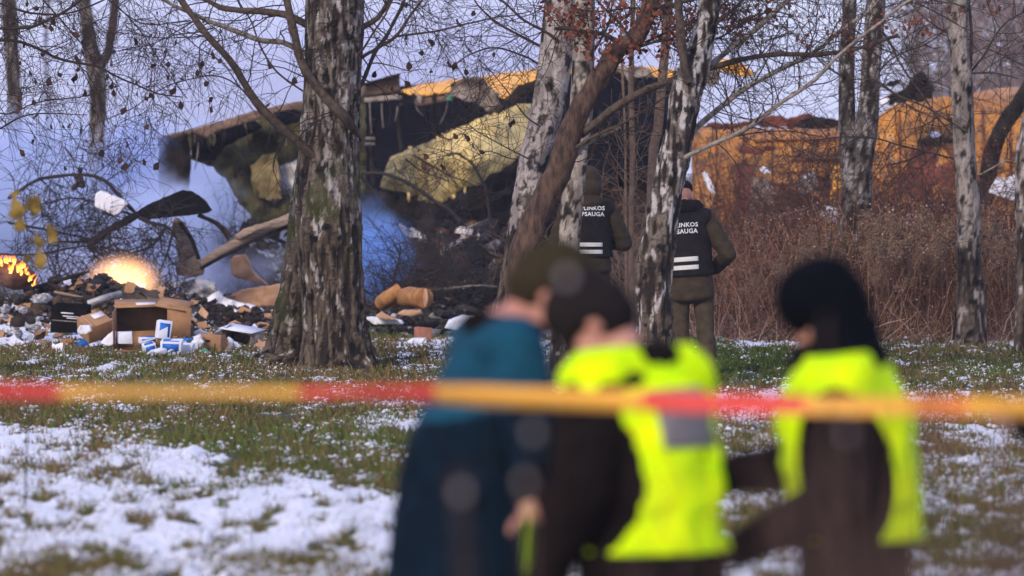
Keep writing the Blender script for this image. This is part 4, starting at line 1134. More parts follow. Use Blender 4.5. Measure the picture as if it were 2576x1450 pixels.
# logs and pole right of the tree
lw = W(1030, 770, 68); 
t = thing('log', 'orange cut log lying end on in the burnt pile', 'log', lw)
mb = MB(); mb.tube([W(1000, 752, 68.4), W(1040, 748, 67.6), W(1068, 750, 67.3)], [.11, .12, .115], 14, 10, noise=.2); mb.build('bark', M['log'], t, off=lw)
mb = MB(); mb.ball(W(1070, 750, 67.25), (.02, .1, .11), (0, 0, .3), 14); mb.build('cut_end', M['tan'], t, off=lw)
lw = W(985, 760, 68)
t = thing('log', 'split brown log leaning left of the orange log', 'log', lw)
mb = MB(); mb.tube([W(960, 764, 68.2), W(984, 745, 68), (W(1008, 728, 68))], [.08, .1, .07], 10, 10, noise=.5); mb.build('bark', M['log'], t, off=lw)
mb = MB(); mb.tube([W(1070, 731, 70), W(1130, 726, 70), W(1204, 719, 70), W(1250, 722, 70.2)], [.012, .016, .013, .009], 7, 14, noise=.5)
o = mb.build('pole', M['pale_bark'], None); tag(o, 'thin bare pole resting across the burnt scraps', 'branch')
mb = MB(); mb.tube([W(60, 730, 66.5), W(112, 717, 66.3), W(168, 700, 66.2), W(222, 684, 66)], [.022, .026, .024, .014], 7, 16, noise=.6)
tag(mb.build('charred_stick', M['char'], None), 'charred stick poking out of the dirt heap toward the fire', 'branch')
mb = MB(); mb.tube([W(222, 764, 64), W(262, 750, 64), W(302, 738, 64.2)], [.035, .036, .03], 10, 10, noise=.2)
tag(mb.build('grey_tube', M['alu'], None), 'grey tube lying on the dirt above the labelled carton', 'pipe')
mb = MB(); mb.tube([W(136, 735, 66), W(180, 744, 66), W(214, 750, 66)], [.016, .018, .012], 6, 8, noise=.5)
tag(mb.build('pale_stick', M['wood'], None), 'pale stick lying on the dark heap', 'branch')

M['dirty_snow'] = simple('dirty_snow', (.6, .6, .66), (.2, .18, .17), 22, .8, .8, .02, lo=.4, hi=.58)
# --- cartons and packets
def open_box(name, label, loc, rot, size, wall=.012, open_side='-y', mt='carton', flaps=()):
    w, d, h = size
    t = thing(name, label, 'carton', loc, rot)
    for nm, c, s in (('top_panel', (0, 0, h - wall / 2), (w, d, wall)), ('bottom_panel', (0, 0, wall / 2), (w, d, wall)),
                     ('side_panel', (-w / 2 + wall / 2, 0, h / 2), (wall, d, h - 2 * wall)), ('side_panel', (w / 2 - wall / 2, 0, h / 2), (wall, d, h - 2 * wall)),
                     ('back_panel', (0, d / 2 - wall / 2, h / 2), (w - 2 * wall, wall, h - 2 * wall))):
        mb = MB(); mb.box(c, s, (0, 0, 0), .002); mb.build(nm, M[mt], t, None, False)
    for nm, c, s, r in flaps:
        mb = MB(); mb.box(c, s, r, .003); mb.build(nm, M[mt], t, None, False)
    return t
Dx = 61.0
k = Dx / FPX
bx = W(362, 868, Dx); bx[2] = max(bx[2], gz(362, Dx))
t = open_box('cardboard_box', 'large brown cardboard box lying open toward the lawn with a torn lid', bx, (R(9), R(-1.5), R(4)), (.60, .45, .46), flaps=[
    ('flap', (.38, -.30, .30), (.26, .012, .32), (0, R(4), R(-14))), ('flap', (.33, -.12, .455), (.34, .36, .012), (R(4), R(9), R(-14))), ('flap', (-.305, -.34, .22), (.012, .26, .46), (0, 0, R(-10))),
    ('inner_flap', (.0, -.16, .10), (.5, .012, .16), (R(-24), 0, 0)), ('flap', (-.02, -.33, .01), (.56, .22, .01), (R(-6), 0, 0))])
mb = MB(); mb.box((.03, -.08, .465), (.21, .13, .006), (0, 0, .05)); mb.build('paper_label', M['label'], t, None, False)
mb = MB(); mb.box((.21, -.1, .466), (.05, .04, .006), (0, 0, .05)); mb.build('red_sticker', M['red_bit'], t, None, False)
def closed_box(name, label, loc, rot, size, mt, lab=None, cat='carton', group=None, extra=()):
    t = thing(name, label, cat, loc, rot, group)
    mb = MB(); mb.box((0, 0, size[2] / 2), size, (0, 0, 0), .004)
    o = mb.build('body', M[mt], t, None, False); b = o.modifiers.new('bevel', 'BEVEL'); b.width = .005; b.segments = 2
    for nm, c, s, m_ in extra:
        mb = MB(); mb.box(c, s); mb.build(nm, M[m_], t, None, False)
    return t
p = W(240, 842, 61.6)
closed_box('cardboard_box', 'tilted brown carton with a white shipping label beside the open box', p, (R(26), R(-16), R(28)), (.30, .26, .20), 'carton', extra=[('paper_label', (.06, .04, .203), (.13, .1, .006), 'label'), ('tape_strip', (-.08, 0, .202), (.03, .255, .004), 'tan')])
p = W(532, 888, 60.6)
closed_box('cardboard_box', 'small brown carton standing right of the blue packets', p, (0, R(3), R(-12)), (.25, .2, .2), 'carton', extra=[('handle_hole', (-.02, -.101, .13), (.05, .004, .02), 'char')])
p = W(178, 832, 63)
closed_box('black_crate', 'black printed box on the dirt heap left of the tilted carton', p, (R(8), R(4), R(-6)), (.40, .3, .28), 'blackbox', cat='crate', extra=[('print', (-.02, -.152, .22), (.14, .004, .014), 'label'), ('print', (.02, -.152, .185), (.18, .004, .01), 'label'), ('print', (.05, -.152, .165), (.15, .004, .01), 'label'), ('pale_edge', (0, -.152, .13), (.38, .006, .012), 'insul')])
p = W(606, 868, 61.5)
t = open_box('grey_carton', 'grey white carton lying open by the foot of the thick birch', p, (R(4), R(14), R(-24)), (.36, .3, .17), mt='insul', flaps=[('white_flap', (0, -.05, .185), (.40, .34, .008), (R(3), R(-6), 0)), ('white_flap', (-.22, -.08, .13), (.2, .2, .008), (R(10), R(-40), 0))])
for c in t.children:
    if c.name.startswith('white_flap'): c.data.materials[0] = M['packet']
def packet(label, u, v, D, size, rot, blue=True, extra=None):
    p = W(u, v, D)
    w, d, h = size
    ex = [('blue_panel', (0, -d / 2 - .001, h / 2), (w * .78, .004, h * .72), 'blue'), ('blue_panel', (0, 0, h + .001), (w * .8, d * .66, .004), 'blue')] if blue else []
    closed_box('packet', label, p, rot, size, 'packet', cat='packet', group='spilled packets in front of the open carton', extra=ex)
packet('blue and white packet standing upright at the mouth of the open box', 408, 855, 60.2, (.15, .09, .2), (R(-8), R(10), R(22)))
packet('blue and white packet lying flat inside the edge of the open box', 372, 860, 60.3, (.19, .14, .05), (R(6), R(-6), R(12)))
packet('blue packet lowest in the grass left of the framed one', 376, 885, 59.6, (.13, .1, .09), (R(18), R(-14), R(20)))
packet('blue panelled packet with a broad white frame in the middle of the spill', 432, 886, 59.6, (.22, .14, .125), (R(14), R(2), R(-6)))
packet('plain white packet inside the left corner of the open box', 316, 864, 60.5, (.15, .12, .12), (R(4), R(-4), R(8)), False)
packet('plain white packet at the right end of the spill', 470, 891, 59.8, (.14, .12, .11), (R(4), R(4), R(-10)), False)
packet('white packet half under the framed one', 400, 893, 59.5, (.15, .1, .06), (R(8), R(-12), R(30)), False)
piece('paper_cone', 'white paper folded into a cone against the open box', 'paper', [(252, 862), (268, 846), (284, 832), (292, 834), (290, 866), (270, 872)], 60.6, .08, 'packet', .1, .6)
piece('paper_sheet', 'crumpled white paper left of the small brown carton', 'paper', [(478, 868), (490, 848), (504, 842), (512, 860), (508, 884), (490, 886)], 60.4, .1, 'packet', .2, 1)
piece('paper_sheet', 'white paper lying behind the small brown carton', 'paper', [(486, 836), (500, 828), (524, 838), (520, 846), (496, 848)], 61.4, .1, 'packet', .08, .6)
piece('paper_sheet', 'white torn paper between small carton and grey carton', 'paper', [(560, 862), (574, 848), (596, 862), (608, 876), (590, 880), (570, 876)], 60.8, .1, 'packet', .1, 1)
piece('paper_sheet', 'greenish torn paper on the grass in front of the small carton', 'paper', [(500, 884), (516, 876), (528, 886), (512, 894)], 59.6, .05, 'teal', .05, .6)
piece('white_lump', 'white crumpled lump in front of the tilted carton', 'debris', [(194, 832), (200, 820), (226, 818), (230, 834), (214, 842), (196, 840)], 61, .15, 'packet', .1, .5)
sl = [(105, 752, 24, 12), (14, 778, 14, 10), (10, 796, 12, 8), (60, 780, 14, 7), (100, 802, 11, 5), (84, 824, 18, 9), (130, 832, 14, 6), (300, 875, 12, 5), (150, 776, 12, 4), (40, 838, 18, 8), (200, 858, 22, 8), (250, 872, 18, 6)]
for u, v, a, b in sl:
    mb = MB(); Dq = 63.5
    mb.ball((0, 0, 0), (a * .9 * Dq / FPX, .09, b * .9 * Dq / FPX), (0, 0, 0), 18, .9, int(u), 2.6)
    o = mb.build('snow_clump', M['dirty_snow']); o.location = W(u, v, Dq)
    tag(o, 'small dirty snow clump on the dark dirt heap at the left', 'snow', 'snow clumps on the dirt heap')

# torn packaging strewn over the dirt
def scrap_mesh(seed, w, h):
    r = np.random.default_rng(seed)
    n = 5
    gx_, gy_ = np.meshgrid(np.linspace(-.5, .5, n), np.linspace(-.5, .5, n))
    z = (fbm(np.stack([gx_.ravel() * 3, gy_.ravel() * 3, gx_.ravel() * 0], 1), seed, 2) - .5) * .6
    V = np.stack([gx_.ravel() * w * (1 + r.normal(0, .12, n * n)), gy_.ravel() * h * (1 + r.normal(0, .12, n * n)), z * min(w, h)], 1)
    i_ = np.arange(n * n).reshape(n, n)
    Fq = np.stack([i_[:-1, :-1], i_[:-1, 1:], i_[1:, 1:], i_[1:, :-1]], -1).reshape(-1, 4)
    return np.vstack([V, V - np.array([0, 0, .006])]), [Fq, Fq[:, ::-1] + n * n]
SC = {}
for kind, mt in (('cardboard_scrap', 'carton'), ('paper_scrap', 'packet'), ('blue_scrap', 'blue'), ('charred_scrap', 'char'), ('tan_scrap', 'tan')):
    for j in range(3):
        V_, F_ = scrap_mesh(len(SC) * 5 + 3, rng.uniform(.12, .24), rng.uniform(.07, .14))
        SC[(kind, j)] = mesh_np(kind, V_, F_, M[mt], None, False)
SL = dict(cardboard_scrap=('torn brown cardboard scrap in the litter by the cartons', 'torn cardboard scraps'), paper_scrap=('crumpled white paper scrap in the litter by the cartons', 'white paper scraps'), blue_scrap=('torn blue packaging scrap in the litter by the cartons', 'blue packaging scraps'),
          charred_scrap=('charred black scrap in the litter by the cartons', 'charred scraps'), tan_scrap=('pale tan splinter of board in the litter by the cartons', 'tan board scraps'))
for k in range(120):
    kind = rng.choice(['cardboard_scrap', 'paper_scrap', 'blue_scrap', 'charred_scrap', 'tan_scrap'], p=[.34, .3, .06, .2, .1])
    u = rng.uniform(-20, 690); D = rng.uniform(60.5, 70)
    if 700 < u < 930: continue
    o = obj(kind, SC[(kind, int(rng.integers(0, 3)))])
    o.location = ((u - CU) / FPX * D, D, gz(u, D) + .05); o.rotation_euler = (rng.uniform(.2, 1.4), rng.normal(0, .4), rng.uniform(-.8, .8))
    s_ = rng.uniform(.6, 1.3); o.scale = (s_, s_, s_)
    tag(o, SL[kind][0], 'scrap', SL[kind][1])

# --- burning heap and fire
def flame_mat(name, stops, s):
    t = NT(name)
    g = t.n('ShaderNodeSeparateXYZ', {0: t.n('ShaderNodeTexCoord').outputs['Generated']}).outputs[2]
    k = t.math('MULTIPLY_ADD', t.noise(14, 3), .5, t.math('MULTIPLY', g, .75))
    c = t.ramp(k, stops)
    e = t.n('ShaderNodeEmission', {0: c, 1: s})
    t.t.links.new(e.outputs[0], t.out.inputs[0])
    return t.m
M['flame'] = flame_mat('flame', [(.1, (1, .75, .25)), (.5, (1, .36, .05)), (.9, (.8, .1, .01))], 2.2)
fb = W(30, 720, 66); 
t = thing('burning_bale', 'smouldering brown bale with flames along its top at the left edge', 'bale', fb)
mb = MB(); mb.ball(W(28, 690, 66), (.27, .25, .17), (0, .25, 0), 18, .25, 3); mb.build('bale', simple('smouldering_bale', (.22, .1, .06), (.06, .03, .025), 6, .9, .8, .03), t, off=fb)
fl = thing('flames', 'tongues of orange flame licking over the bale at the left edge', 'fire', fb)
tong = []
for k in range(34):
    a = rng.uniform(0, 1)
    tong.append((np.interp(a, [0, .35, .7, 1], [-12, 30, 64, 84]) + rng.normal(0, 3), np.interp(a, [0, .35, .7, 1], [656, 650, 672, 706]) + rng.uniform(-4, 26) * (rng.random() < .5), rng.uniform(6, 26), rng.uniform(3, 9)))
for (u, v, h, w) in tong:
    q = 65.72 / FPX
    mb = MB(); b_ = W(u, v + h * .5, 65.72)
    mb.tube([b_, b_ + np.array([rng.normal(0, 2) * q, 0, h * .45 * q]), b_ + np.array([rng.normal(0, 5) * q, 0, h * 1.0 * q])], [w * .4 * q, w * .5 * q, w * .05 * q], 7, 8, noise=1.4)
    mb.build('tongue', M['flame'], fl, off=fb)

def vol_ball(name, label, cat, u, v, D, half, dens, colr, nsc=2.0, lo=.35, hi=.65, emis=None, estr=0, aniso=0.0, power=1.0):
    mb = MB(); mb.ball((0, 0, 0), (1, 1, 1), (0, 0, 0), 16)
    t = NT(name + '_volume')
    p = t.pos()
    ln = t.n('ShaderNodeVectorMath', {0: p}, operation='LENGTH').outputs['Value']
    fall = t.n('ShaderNodeMapRange', {0: ln, 1: 1.0, 2: .15, 3: 0.0, 4: 1.0}, interpolation_type='SMOOTHSTEP').outputs[0]
    geo = t.n('ShaderNodeNewGeometry').outputs['Position']
    nz = t.n('ShaderNodeMapRange', {0: t.noise(nsc, 5, .6, geo, .4), 1: lo, 2: hi}).outputs[0]
    er = t.math('SUBTRACT', t.math('MULTIPLY', fall, 1.7), t.math('MULTIPLY', t.math('SUBTRACT', 1.0, nz), 1.15))
    er = t.n('ShaderNodeClamp', {0: er}).outputs[0]
    d = t.math('MULTIPLY', er, dens)
    pv = t.n('ShaderNodeVolumePrincipled', {'Density': d, 'Anisotropy': aniso})
    pv.inputs['Color'].default_value = (*colr, 1)
    if emis:
        core = t.math('POWER', fall, power)
        t.t.links.new(t.math('MULTIPLY', core, estr), pv.inputs['Emission Strength'])
        pv.inputs['Emission Color'].default_value = (*emis, 1)
    t.t.links.new(pv.outputs[0], t.out.inputs['Volume'])
    o = mb.build(name, t.m)
    o.location = W(u, v, D); o.scale = half
    return tag(o, label, cat, None, 'stuff')
vol_ball('flames', 'round orange fireball glowing behind the dark clods', 'fire', 310, 712, 68.4, (.56, .45, .42), 1.4, (.9, .6, .4), 6, .2, .5, (1, .5, .2), 4.2, 0, 1.3)
fl = bpy.data.lights.new('fire_light', 'POINT'); fl.energy = 8; fl.color = (1, .42, .12); fl.shadow_soft_size = .25
fo = bpy.data.objects.new('fire_light', fl); fo.location = W(312, 705, 69.6); col.objects.link(fo)

# --- smoke
vol_ball('smoke', 'wide pale bank of smoke high behind the wreck', 'smoke', 900, 215, 135, (17, 16, 4.2), .10, (.75, .78, 1.0), .22, .35, .65)
vol_ball('smoke', 'bank of pale blue smoke drifting behind the black sheet on the left', 'smoke', 110, 520, 94, (5.6, 9, 2.1), .7, (.62, .72, 1.0), .5, .36, .62)
vol_ball('smoke', 'dense blue smoke rising in front of the broken wing', 'smoke', 430, 575, 75.5, (1.4, 2.2, 1.05), 1.9, (.66, .75, 1.0), .9, .38, .62)
vol_ball('smoke', 'deep blue smoke between the thick birch and the rubble heap', 'smoke', 940, 640, 71.5, (.8, 1.8, 1.05), 1.5, (.30, .52, 1.0), 1.0, .34, .64)
vol_ball('smoke', 'blue smoke plume climbing past the smoky end of the broken wing', 'smoke', 330, 430, 78, (.8, 1.6, 1.3), 1.1, (.5, .62, 1.0), 1.1, .4, .62)
vol_ball('smoke', 'low smoke hanging round the fire and the pale beam', 'smoke', 360, 690, 76, (2.6, 2.6, .8), 1.5, (.7, .76, 1.0), .9, .38, .62)

# ------------------------------------------------------------------ brush and weeds
def stems(name, label, n, region, hmin, hmax, mat, lean=.16, r=.0045, K=5, kink=.1, hfun=None, kind='stuff'):
    u0, u1, Da, Db_ = region
    D = rng.uniform(Da, Db_, n); u = rng.uniform(u0, u1, n)
    x = (u - CU) / FPX * D
    s = np.stack([x, D, mound(x, D) - .02], 1)
    h = rng.uniform(hmin, hmax, n)
    if hfun is not None: h = h * hfun(u)
    P, rr = grow(s, np.stack([rng.normal(0, lean, n), rng.normal(0, lean, n), np.ones(n)], 1), h, np.full(n, r) * rng.uniform(.6, 1.4, n), K, kink, -.02, .5)
    return P, rr
def stem_obj(name, label, sets, mat, cat):
    Vs, Fs, n = [], [], 0
    for P, rr in sets:
        V, F = tubes(P, rr, 3); Vs.append(V); Fs.append(F + n); n += len(V)
    me = mesh_np(name, np.vstack(Vs), [np.vstack(Fs)], M['stalks'])
    C = []
    for P, rr in sets:
        N, K = rr.shape
        q = rng.random(N)[:, None]; b = rng.uniform(.3, 1.5, N)[:, None]
        c = np.where(q < .5, np.array([[.19, .095, .06]]), np.where(q < .84, np.array([[.42, .28, .19]]), np.array([[.05, .028, .024]]))) * b * mat
        C.append(np.repeat(c, K * 3, 0))
    attr_col(me, np.vstack(C))
    return tag(obj(name, me, None, 'stuff'), label, cat)
M['stalks'] = vcol_mat('dry_weed_stalks', .85, 6, .3, 0)
M['weed'] = simple('dry_weed_stalk', (.17, .10, .07), (.075, .035, .03), 2.2, .85)
M['weed_dark'] = simple('dark_weed_stalk', (.07, .035, .03), (.03, .016, .015), 2.2, .85)
M['plume'] = simple('fluffy_seed_plume', (.42, .28, .18), (.2, .12, .075), 12, .9)
hf = lambda u: np.interp(u, [1700, 1780, 1900, 2050, 2300, 2600], [.3, .8, .95, 1.05, 1.08, 1.02])
A1 = stems('', '', 2300, (1745, 2640, 63.5, 70), .7, 1.55, None, .2, .0042, 6, .11, hf)
s, d, r = sprout(*A1, 8000, .3, 1, .9, .25); A2 = grow(s, d, rng.uniform(.06, .28, 8000), np.full(8000, .0027), 4, .28, 0, .5)
stem_obj('dry_weeds', 'tall dry reddish brown weeds standing in front of the yellow fuselage', [A1, A2], np.array([1.0, .82, .7]), 'weeds')
A3 = stems('', '', 1800, (1740, 2640, 65, 73), .8, 1.6, None, .2, .005, 6, .1, hf)
stem_obj('dry_weeds', 'dark tangled stalks at the back of the dry weeds', [A3], np.array([.5, .38, .34]), 'weeds')
def flakes(name, label, n, region, zr, pal, smin, smax, hfun):
    u0, u1, Da, Db_ = region
    D = rng.uniform(Da, Db_, n); u = rng.uniform(u0, u1, n)
    c = np.stack([(u - CU) / FPX * D, D, rng.uniform(zr[0], zr[1], n) * hfun(u)], 1)
    q = nrm(rng.normal(0, 1, (n, 4, 3))) * rng.uniform(smin, smax, (n, 1, 1))
    V = (c[:, None] + q).reshape(-1, 3)
    k = np.arange(n)[:, None, None] * 4
    F = (k + np.array([[[0, 1, 2], [0, 2, 3], [1, 3, 2], [0, 3, 1]]])).reshape(-1, 3)
    me = mesh_np(name, V, [F], M['stalks'], None, False)
    C = np.array(pal)[rng.integers(0, len(pal), n)] * rng.uniform(.5, 1.4, (n, 1))
    attr_col(me, np.repeat(C, 4, 0))
    tag(obj(name, me, None, 'stuff'), label, 'leaves')
flakes('dry_leaves', 'withered leaves and seed fluff hanging all through the dry weeds', 9000, (1745, 2640, 62.8, 68), (.05, 1.5), [(.35, .24, .18), (.2, .1, .06), (.06, .03, .025), (.12, .05, .035), (.5, .4, .34), (.03, .018, .016)], .007, .021, hf)
flakes('dry_leaves', 'reddish withered leaves clinging to the thicket before the fuselage', 6500, (1745, 2640, 71, 76), (.6, 2.5), [(.2, .07, .03), (.12, .05, .035), (.3, .13, .04), (.05, .025, .02), (.3, .05, .03)], .008, .022, lambda u: 1.0)
# low litter of stalks lying over
A4 = stems('', '', 2200, (1745, 2640, 62.5, 68), .25, .8, None, 1.3, .0038, 5, .15)
stem_obj('bent_stalks', 'bent and broken stalks lying along the front of the weeds', [A4], 1.2, 'weeds')
# fluffy goldenrod plants
def plume_mesh(seed):
    r = np.random.default_rng(seed)
    V, F = [], []
    n = 150
    for i in range(n):
        a = r.uniform(0, 6.28); tt = r.uniform(0, 1)
        rad = (.02 + .075 * (1 - tt)) * math.sqrt(r.uniform(.1, 1))
        c = np.array([math.cos(a) * rad + .04 * tt ** 2, math.sin(a) * rad, tt * .26])
        s_ = r.uniform(.008, .018)
        q = r.normal(0, 1, (4, 3)); q = nrm(q) * s_
        k = len(V)
        V += list(c + q); F += [(k, k + 1, k + 2), (k, k + 2, k + 3), (k + 1, k + 3, k + 2), (k, k + 3, k + 1)]
    return mesh_np('seed_plume', np.array(V), [np.array(F)], M['plume'], None, False)
def gold_stem(seed, h):
    r = np.random.default_rng(seed)
    P = spline(np.array([(0, 0, 0), (r.normal(0, .04), r.normal(0, .04), h * .5), (r.normal(0, .08), r.normal(0, .06), h)]), 8)
    mb = MB(); mb.tube(P, [.006, .003], 4, 8); return mb, P[-1]
protos = []
for k in range(5):
    g = thing('goldenrod', 'tall dry goldenrod with a fluffy tan seed plume among the brown weeds', 'dry plant', (0, 0, 0), (0, 0, 0), 'dry goldenrod plants in the brush')
    mb, tip = gold_stem(k, 1.15)
    mb.build('stem', M['weed'], g)
    for j in range(4):
        o = obj('seed_plume', plume_mesh(k * 7 + j), g, 'stuff')
        o.location = tip + np.array([(j - 1.5) * .065, rng.normal(0, .04), -.02 - .09 * abs(j - 1.5)])
        o.rotation_euler = (rng.normal(0, .3), (j - 1) * .5 + rng.normal(0, .2), rng.uniform(0, 6))
    protos.append(g)
spots = []
for i in range(110):
    u = rng.choice([rng.uniform(2030, 2110), rng.uniform(2180, 2360), rng.uniform(2340, 2460), rng.uniform(2470, 2600), rng.uniform(1800, 2060)], p=[.15, .32, .16, .22, .15])
    spots.append((u, rng.uniform(62.8, 66), np.interp(u, [1800, 2030, 2200, 2600], [.5, .95, 1.02, 1.02]) * rng.uniform(.55, 1.1)))
for i, (u, D, s_) in enumerate(spots):
    g = protos[i] if i < 5 else copy_tree(protos[i % 5])
    p = W(u, 500, D); p[2] = gz(u, D)
    g.location = p; g.rotation_euler = (rng.normal(0, .05), rng.normal(0, .08), rng.uniform(0, 6.28)); g.scale = (s_, s_, s_)

RED = ['low red twigged bush just right of the right officer', 'low red twigged bush before the pale rip in the yellow skin', 'low red twigged bush right of the pale rip', 'low red twigged bush at the foot of the twin stemmed birch on its left', 'low red twigged bush at the foot of the twin stemmed birch on its right',
       'low red twigged bush above the round white bundle', 'low red twigged bush left of the single white birch', 'low red twigged bush before the white sheet at the right edge', 'tall red twigged bush beside the narrow white strip', 'tall red twigged bush under the buckled stripe of the fuselage',
       'tall red twigged bush before the small white flake', 'tall red twigged bush under the dark tear in the fuselage roof', 'tall red twigged bush behind the twin stemmed birch', 'tall red twigged bush under the charred lump on the hump', 'tall red twigged bush under the dark scar on the hump',
       'tall red twigged bush behind the single white birch', 'tall red twigged bush under the torn dark frame', 'tall red twigged bush behind the birch at the right edge']
# shrubs: bare bushes with many shoots
def shrub(label, u, D, h, wid, n, mat, cat='shrub', grp=None, up=.9, fine=7, r0=.009, seed=0, tw=1.0):
    bs = W(u, 500, D); bs[2] = gz(u, D) - .02
    t = thing('shrub', label, cat, bs, group=grp)
    st = bs + rng.normal(0, .12, (n, 3)) * np.array([1, 1, 0])
    P, rr = grow(st, np.stack([rng.normal(0, wid, n), rng.normal(0, wid * .7, n), np.full(n, up)], 1), rng.uniform(.6, 1.1, n) * h, np.full(n, r0), 9, .13, .01, .35)
    Vb, Fb = tubes(P, rr, 4)
    obj('stems', mesh_np('stems', Vb - bs, [Fb], mat), t, 'stuff')
    s, d, r = sprout(P, rr, n * fine, .2, 1, .9, .05); P2, r2 = grow(s, d, rng.uniform(.15, .55, n * fine) * h * .5, np.full(n * fine, .0042 * tw), 6, .2, .02, .5)
    s, d, r = sprout(P2, r2, n * fine * 2, .2, 1, .9, 0); P3, r3 = grow(s, d, rng.uniform(.06, .25, n * fine * 2) * h * .4, np.full(n * fine * 2, .003 * tw), 4, .2, .02, .5)
    twig_mesh('twigs', [(P2, r2), (P3, r3)], mat, t, bs)
    return t
for i, (u, D, h, m) in enumerate([(1835, 71, 1.7, 'twig_red'), (1925, 70.5, 1.6, 'twig_red'), (2010, 71, 1.8, 'twig_red'), (2100, 70, 1.7, 'twig_red'), (2200, 71, 1.9, 'twig_red'), (2290, 70.5, 1.8, 'twig_red'), (2370, 71, 1.8, 'twig_red'), (2530, 70, 1.7, 'twig_red'), (1790, 74, 2.1, 'twig_red'), (1880, 77, 2.3, 'twig_red'), (1960, 75, 2.0, 'twig_red'), (2050, 76, 2.2, 'twig_red'), (2140, 73, 2.4, 'twig_red'), (2240, 75, 2.2, 'twig_red'), (2330, 76, 2.3, 'twig_red'), (2410, 74, 2.1, 'twig_red'), (2500, 76, 2.2, 'twig_red'), (2570, 73, 2.0, 'twig_red')]):
    shrub(RED[i], u, D, h, .5, 40, M[m], 'shrub', 'red twigged bushes before the fuselage', .9, 14, .013, tw=1.35)
for i, (u, D, h) in enumerate([(960, 73, 1.35), (1040, 71, 1.2), (1110, 74, 1.3), (1180, 72, 1.25), (1250, 74, 1.4)]):
    shrub(['black wiry bush beside the deep blue smoke right of the thick birch', 'black wiry bush behind the orange log', 'black wiry bush under the lowest corner of the pale yellow panel', 'black wiry bush in the rubble under the crooked black bough', 'black wiry bush close left of the white birch with black scars'][i], u, D, h, .9, 26, M['twig_black'], 'shrub', 'black bushes in the rubble', .7, 10, .012, tw=1.5)
for i, (u, D, h) in enumerate([(90, 70, 1.3), (190, 71, 1.25), (270, 70, 1.1), (380, 71, 1.05)]):
    shrub(['black wiry bush above the burning bale at the left edge', 'black wiry bush under the white carton caught in branches', 'black wiry bush behind the orange fireball', 'black wiry bush under the black curved sheet'][i], u, D, h, 1.1, 30, M['twig_black'], 'shrub', 'black bushes in the smoke', .55, 10, .013, tw=1.6)
for i, (u, D, h) in enumerate([(560, 77, 2.0), (640, 77.5, 2.1), (720, 77, 1.9)]):
    shrub(['dark bush at the smoky end of the broken wing', 'dark bush before the tan panel of the broken wing', 'dark bush against the broken wing beside the thick birch'][i], u, D, h, .7, 18, M['twig_black'], 'shrub', 'dark bushes against the wing', .8, 8)
for i, (u, D, h) in enumerate([(1500, 68, 2.2), (1560, 66, 1.8), (1620, 69, 2.2)]):
    shrub(['tan bare bush right behind the hooded officer', 'tan bare bush between the hooded officer and the furrowed birch', 'tan bare bush behind the thicker tan sapling'][i], u, D, h, .45, 20, M['tan_bark'], 'shrub', 'tan bushes behind the officers', .9, 8)

# fallen dark boughs
def bough(label, pts_list, D, mat, seed, n1=60, n2=400, tw=1.0):
    p0 = pts_list[0][0][0]
    bs = W(p0[0], p0[1], D)
    t = thing('fallen_bough', label, 'branch', bs)
    cs = []
    for pts, w0, w1 in pts_list:
        _, c, r = limb(t, bs, pts, D + rng.uniform(-.2, .2), w0, w1, M[mat], rng.uniform(-.3, .3), name='limb'); cs.append((c, r))
    P0, R0 = stack(cs)
    s, d, r = sprout(P0, R0, n1, .05, 1, .9, .1); P1, q1 = grow(s, d, rng.uniform(.2, .8, n1), np.full(n1, .006 * tw), 9, .2, .0)
    s, d, r = sprout(P1, q1, n2, .1, 1, .9, .05); P2, q2 = grow(s, d, rng.uniform(.1, .4, n2), np.full(n2, .0034 * tw), 6, .25, .0, .55)
    twig_mesh('twigs', [(P1, q1), (P2, q2)], M[mat], t, bs)
bough('dark arching bough with a clump on it in front of the left smoke', [([(20, 500), (41, 486), (93, 454), (167, 441), (229, 444), (270, 461), (296, 491), (329, 527), (345, 545)], 7, 11), ([(345, 540), (300, 566), (262, 586), (228, 620), (236, 628)], 24, 14), ([(350, 548), (380, 562), (420, 572), (446, 600)], 12, 6), ([(280, 585), (240, 600), (200, 610), (140, 612)], 12, 4), ([(330, 540), (200, 500), (120, 510), (60, 530)], 6, 3), ([(420, 570), (380, 620), (320, 640), (240, 660)], 8, 3), ([(440, 560), (420, 640), (400, 690)], 8, 3), ([(20, 560), (120, 580), (220, 600), (300, 600)], 7, 4), ([(0, 640), (100, 640), (220, 620), (340, 640)], 6, 3)], 69.8, 'twig_black', 1, 150, 1300, 1.4)
bough('black bough running down across the pale yellow panel', [([(905, 437), (963, 437), (1010, 452), (1046, 473), (1085, 500), (1130, 530), (1160, 560)], 9, 11), ([(905, 440), (930, 470), (960, 510), (990, 540)], 9, 5), ([(990, 410), (1000, 430), (1020, 445), (1024, 465)], 4, 3)], 74, 'twig_black', 2, 30, 160)
bough('black crooked bough in front of the right half of the pale panel', [([(1125, 392), (1150, 386), (1165, 396), (1184, 408), (1200, 430), (1212, 456), (1222, 480), (1230, 530), (1236, 600)], 6, 10), ([(1184, 408), (1200, 400), (1216, 398)], 4, 2), ([(1040, 390), (1080, 414), (1130, 440), (1200, 470)], 6, 3), ([(1020, 400), (1060, 430), (1130, 455)], 5, 3)], 74.5, 'twig_black', 3, 26, 160)
bough('brown tangle of brushwood piled on the log', [([(930, 770), (970, 740), (990, 700), (1000, 660), (1006, 620)], 7, 4), ([(1000, 760), (1030, 690), (1060, 640), (1090, 600)], 6, 3), ([(940, 770), (1000, 730), (1080, 690), (1140, 670)], 6, 3)], 69, 'twig', 4, 90, 600)

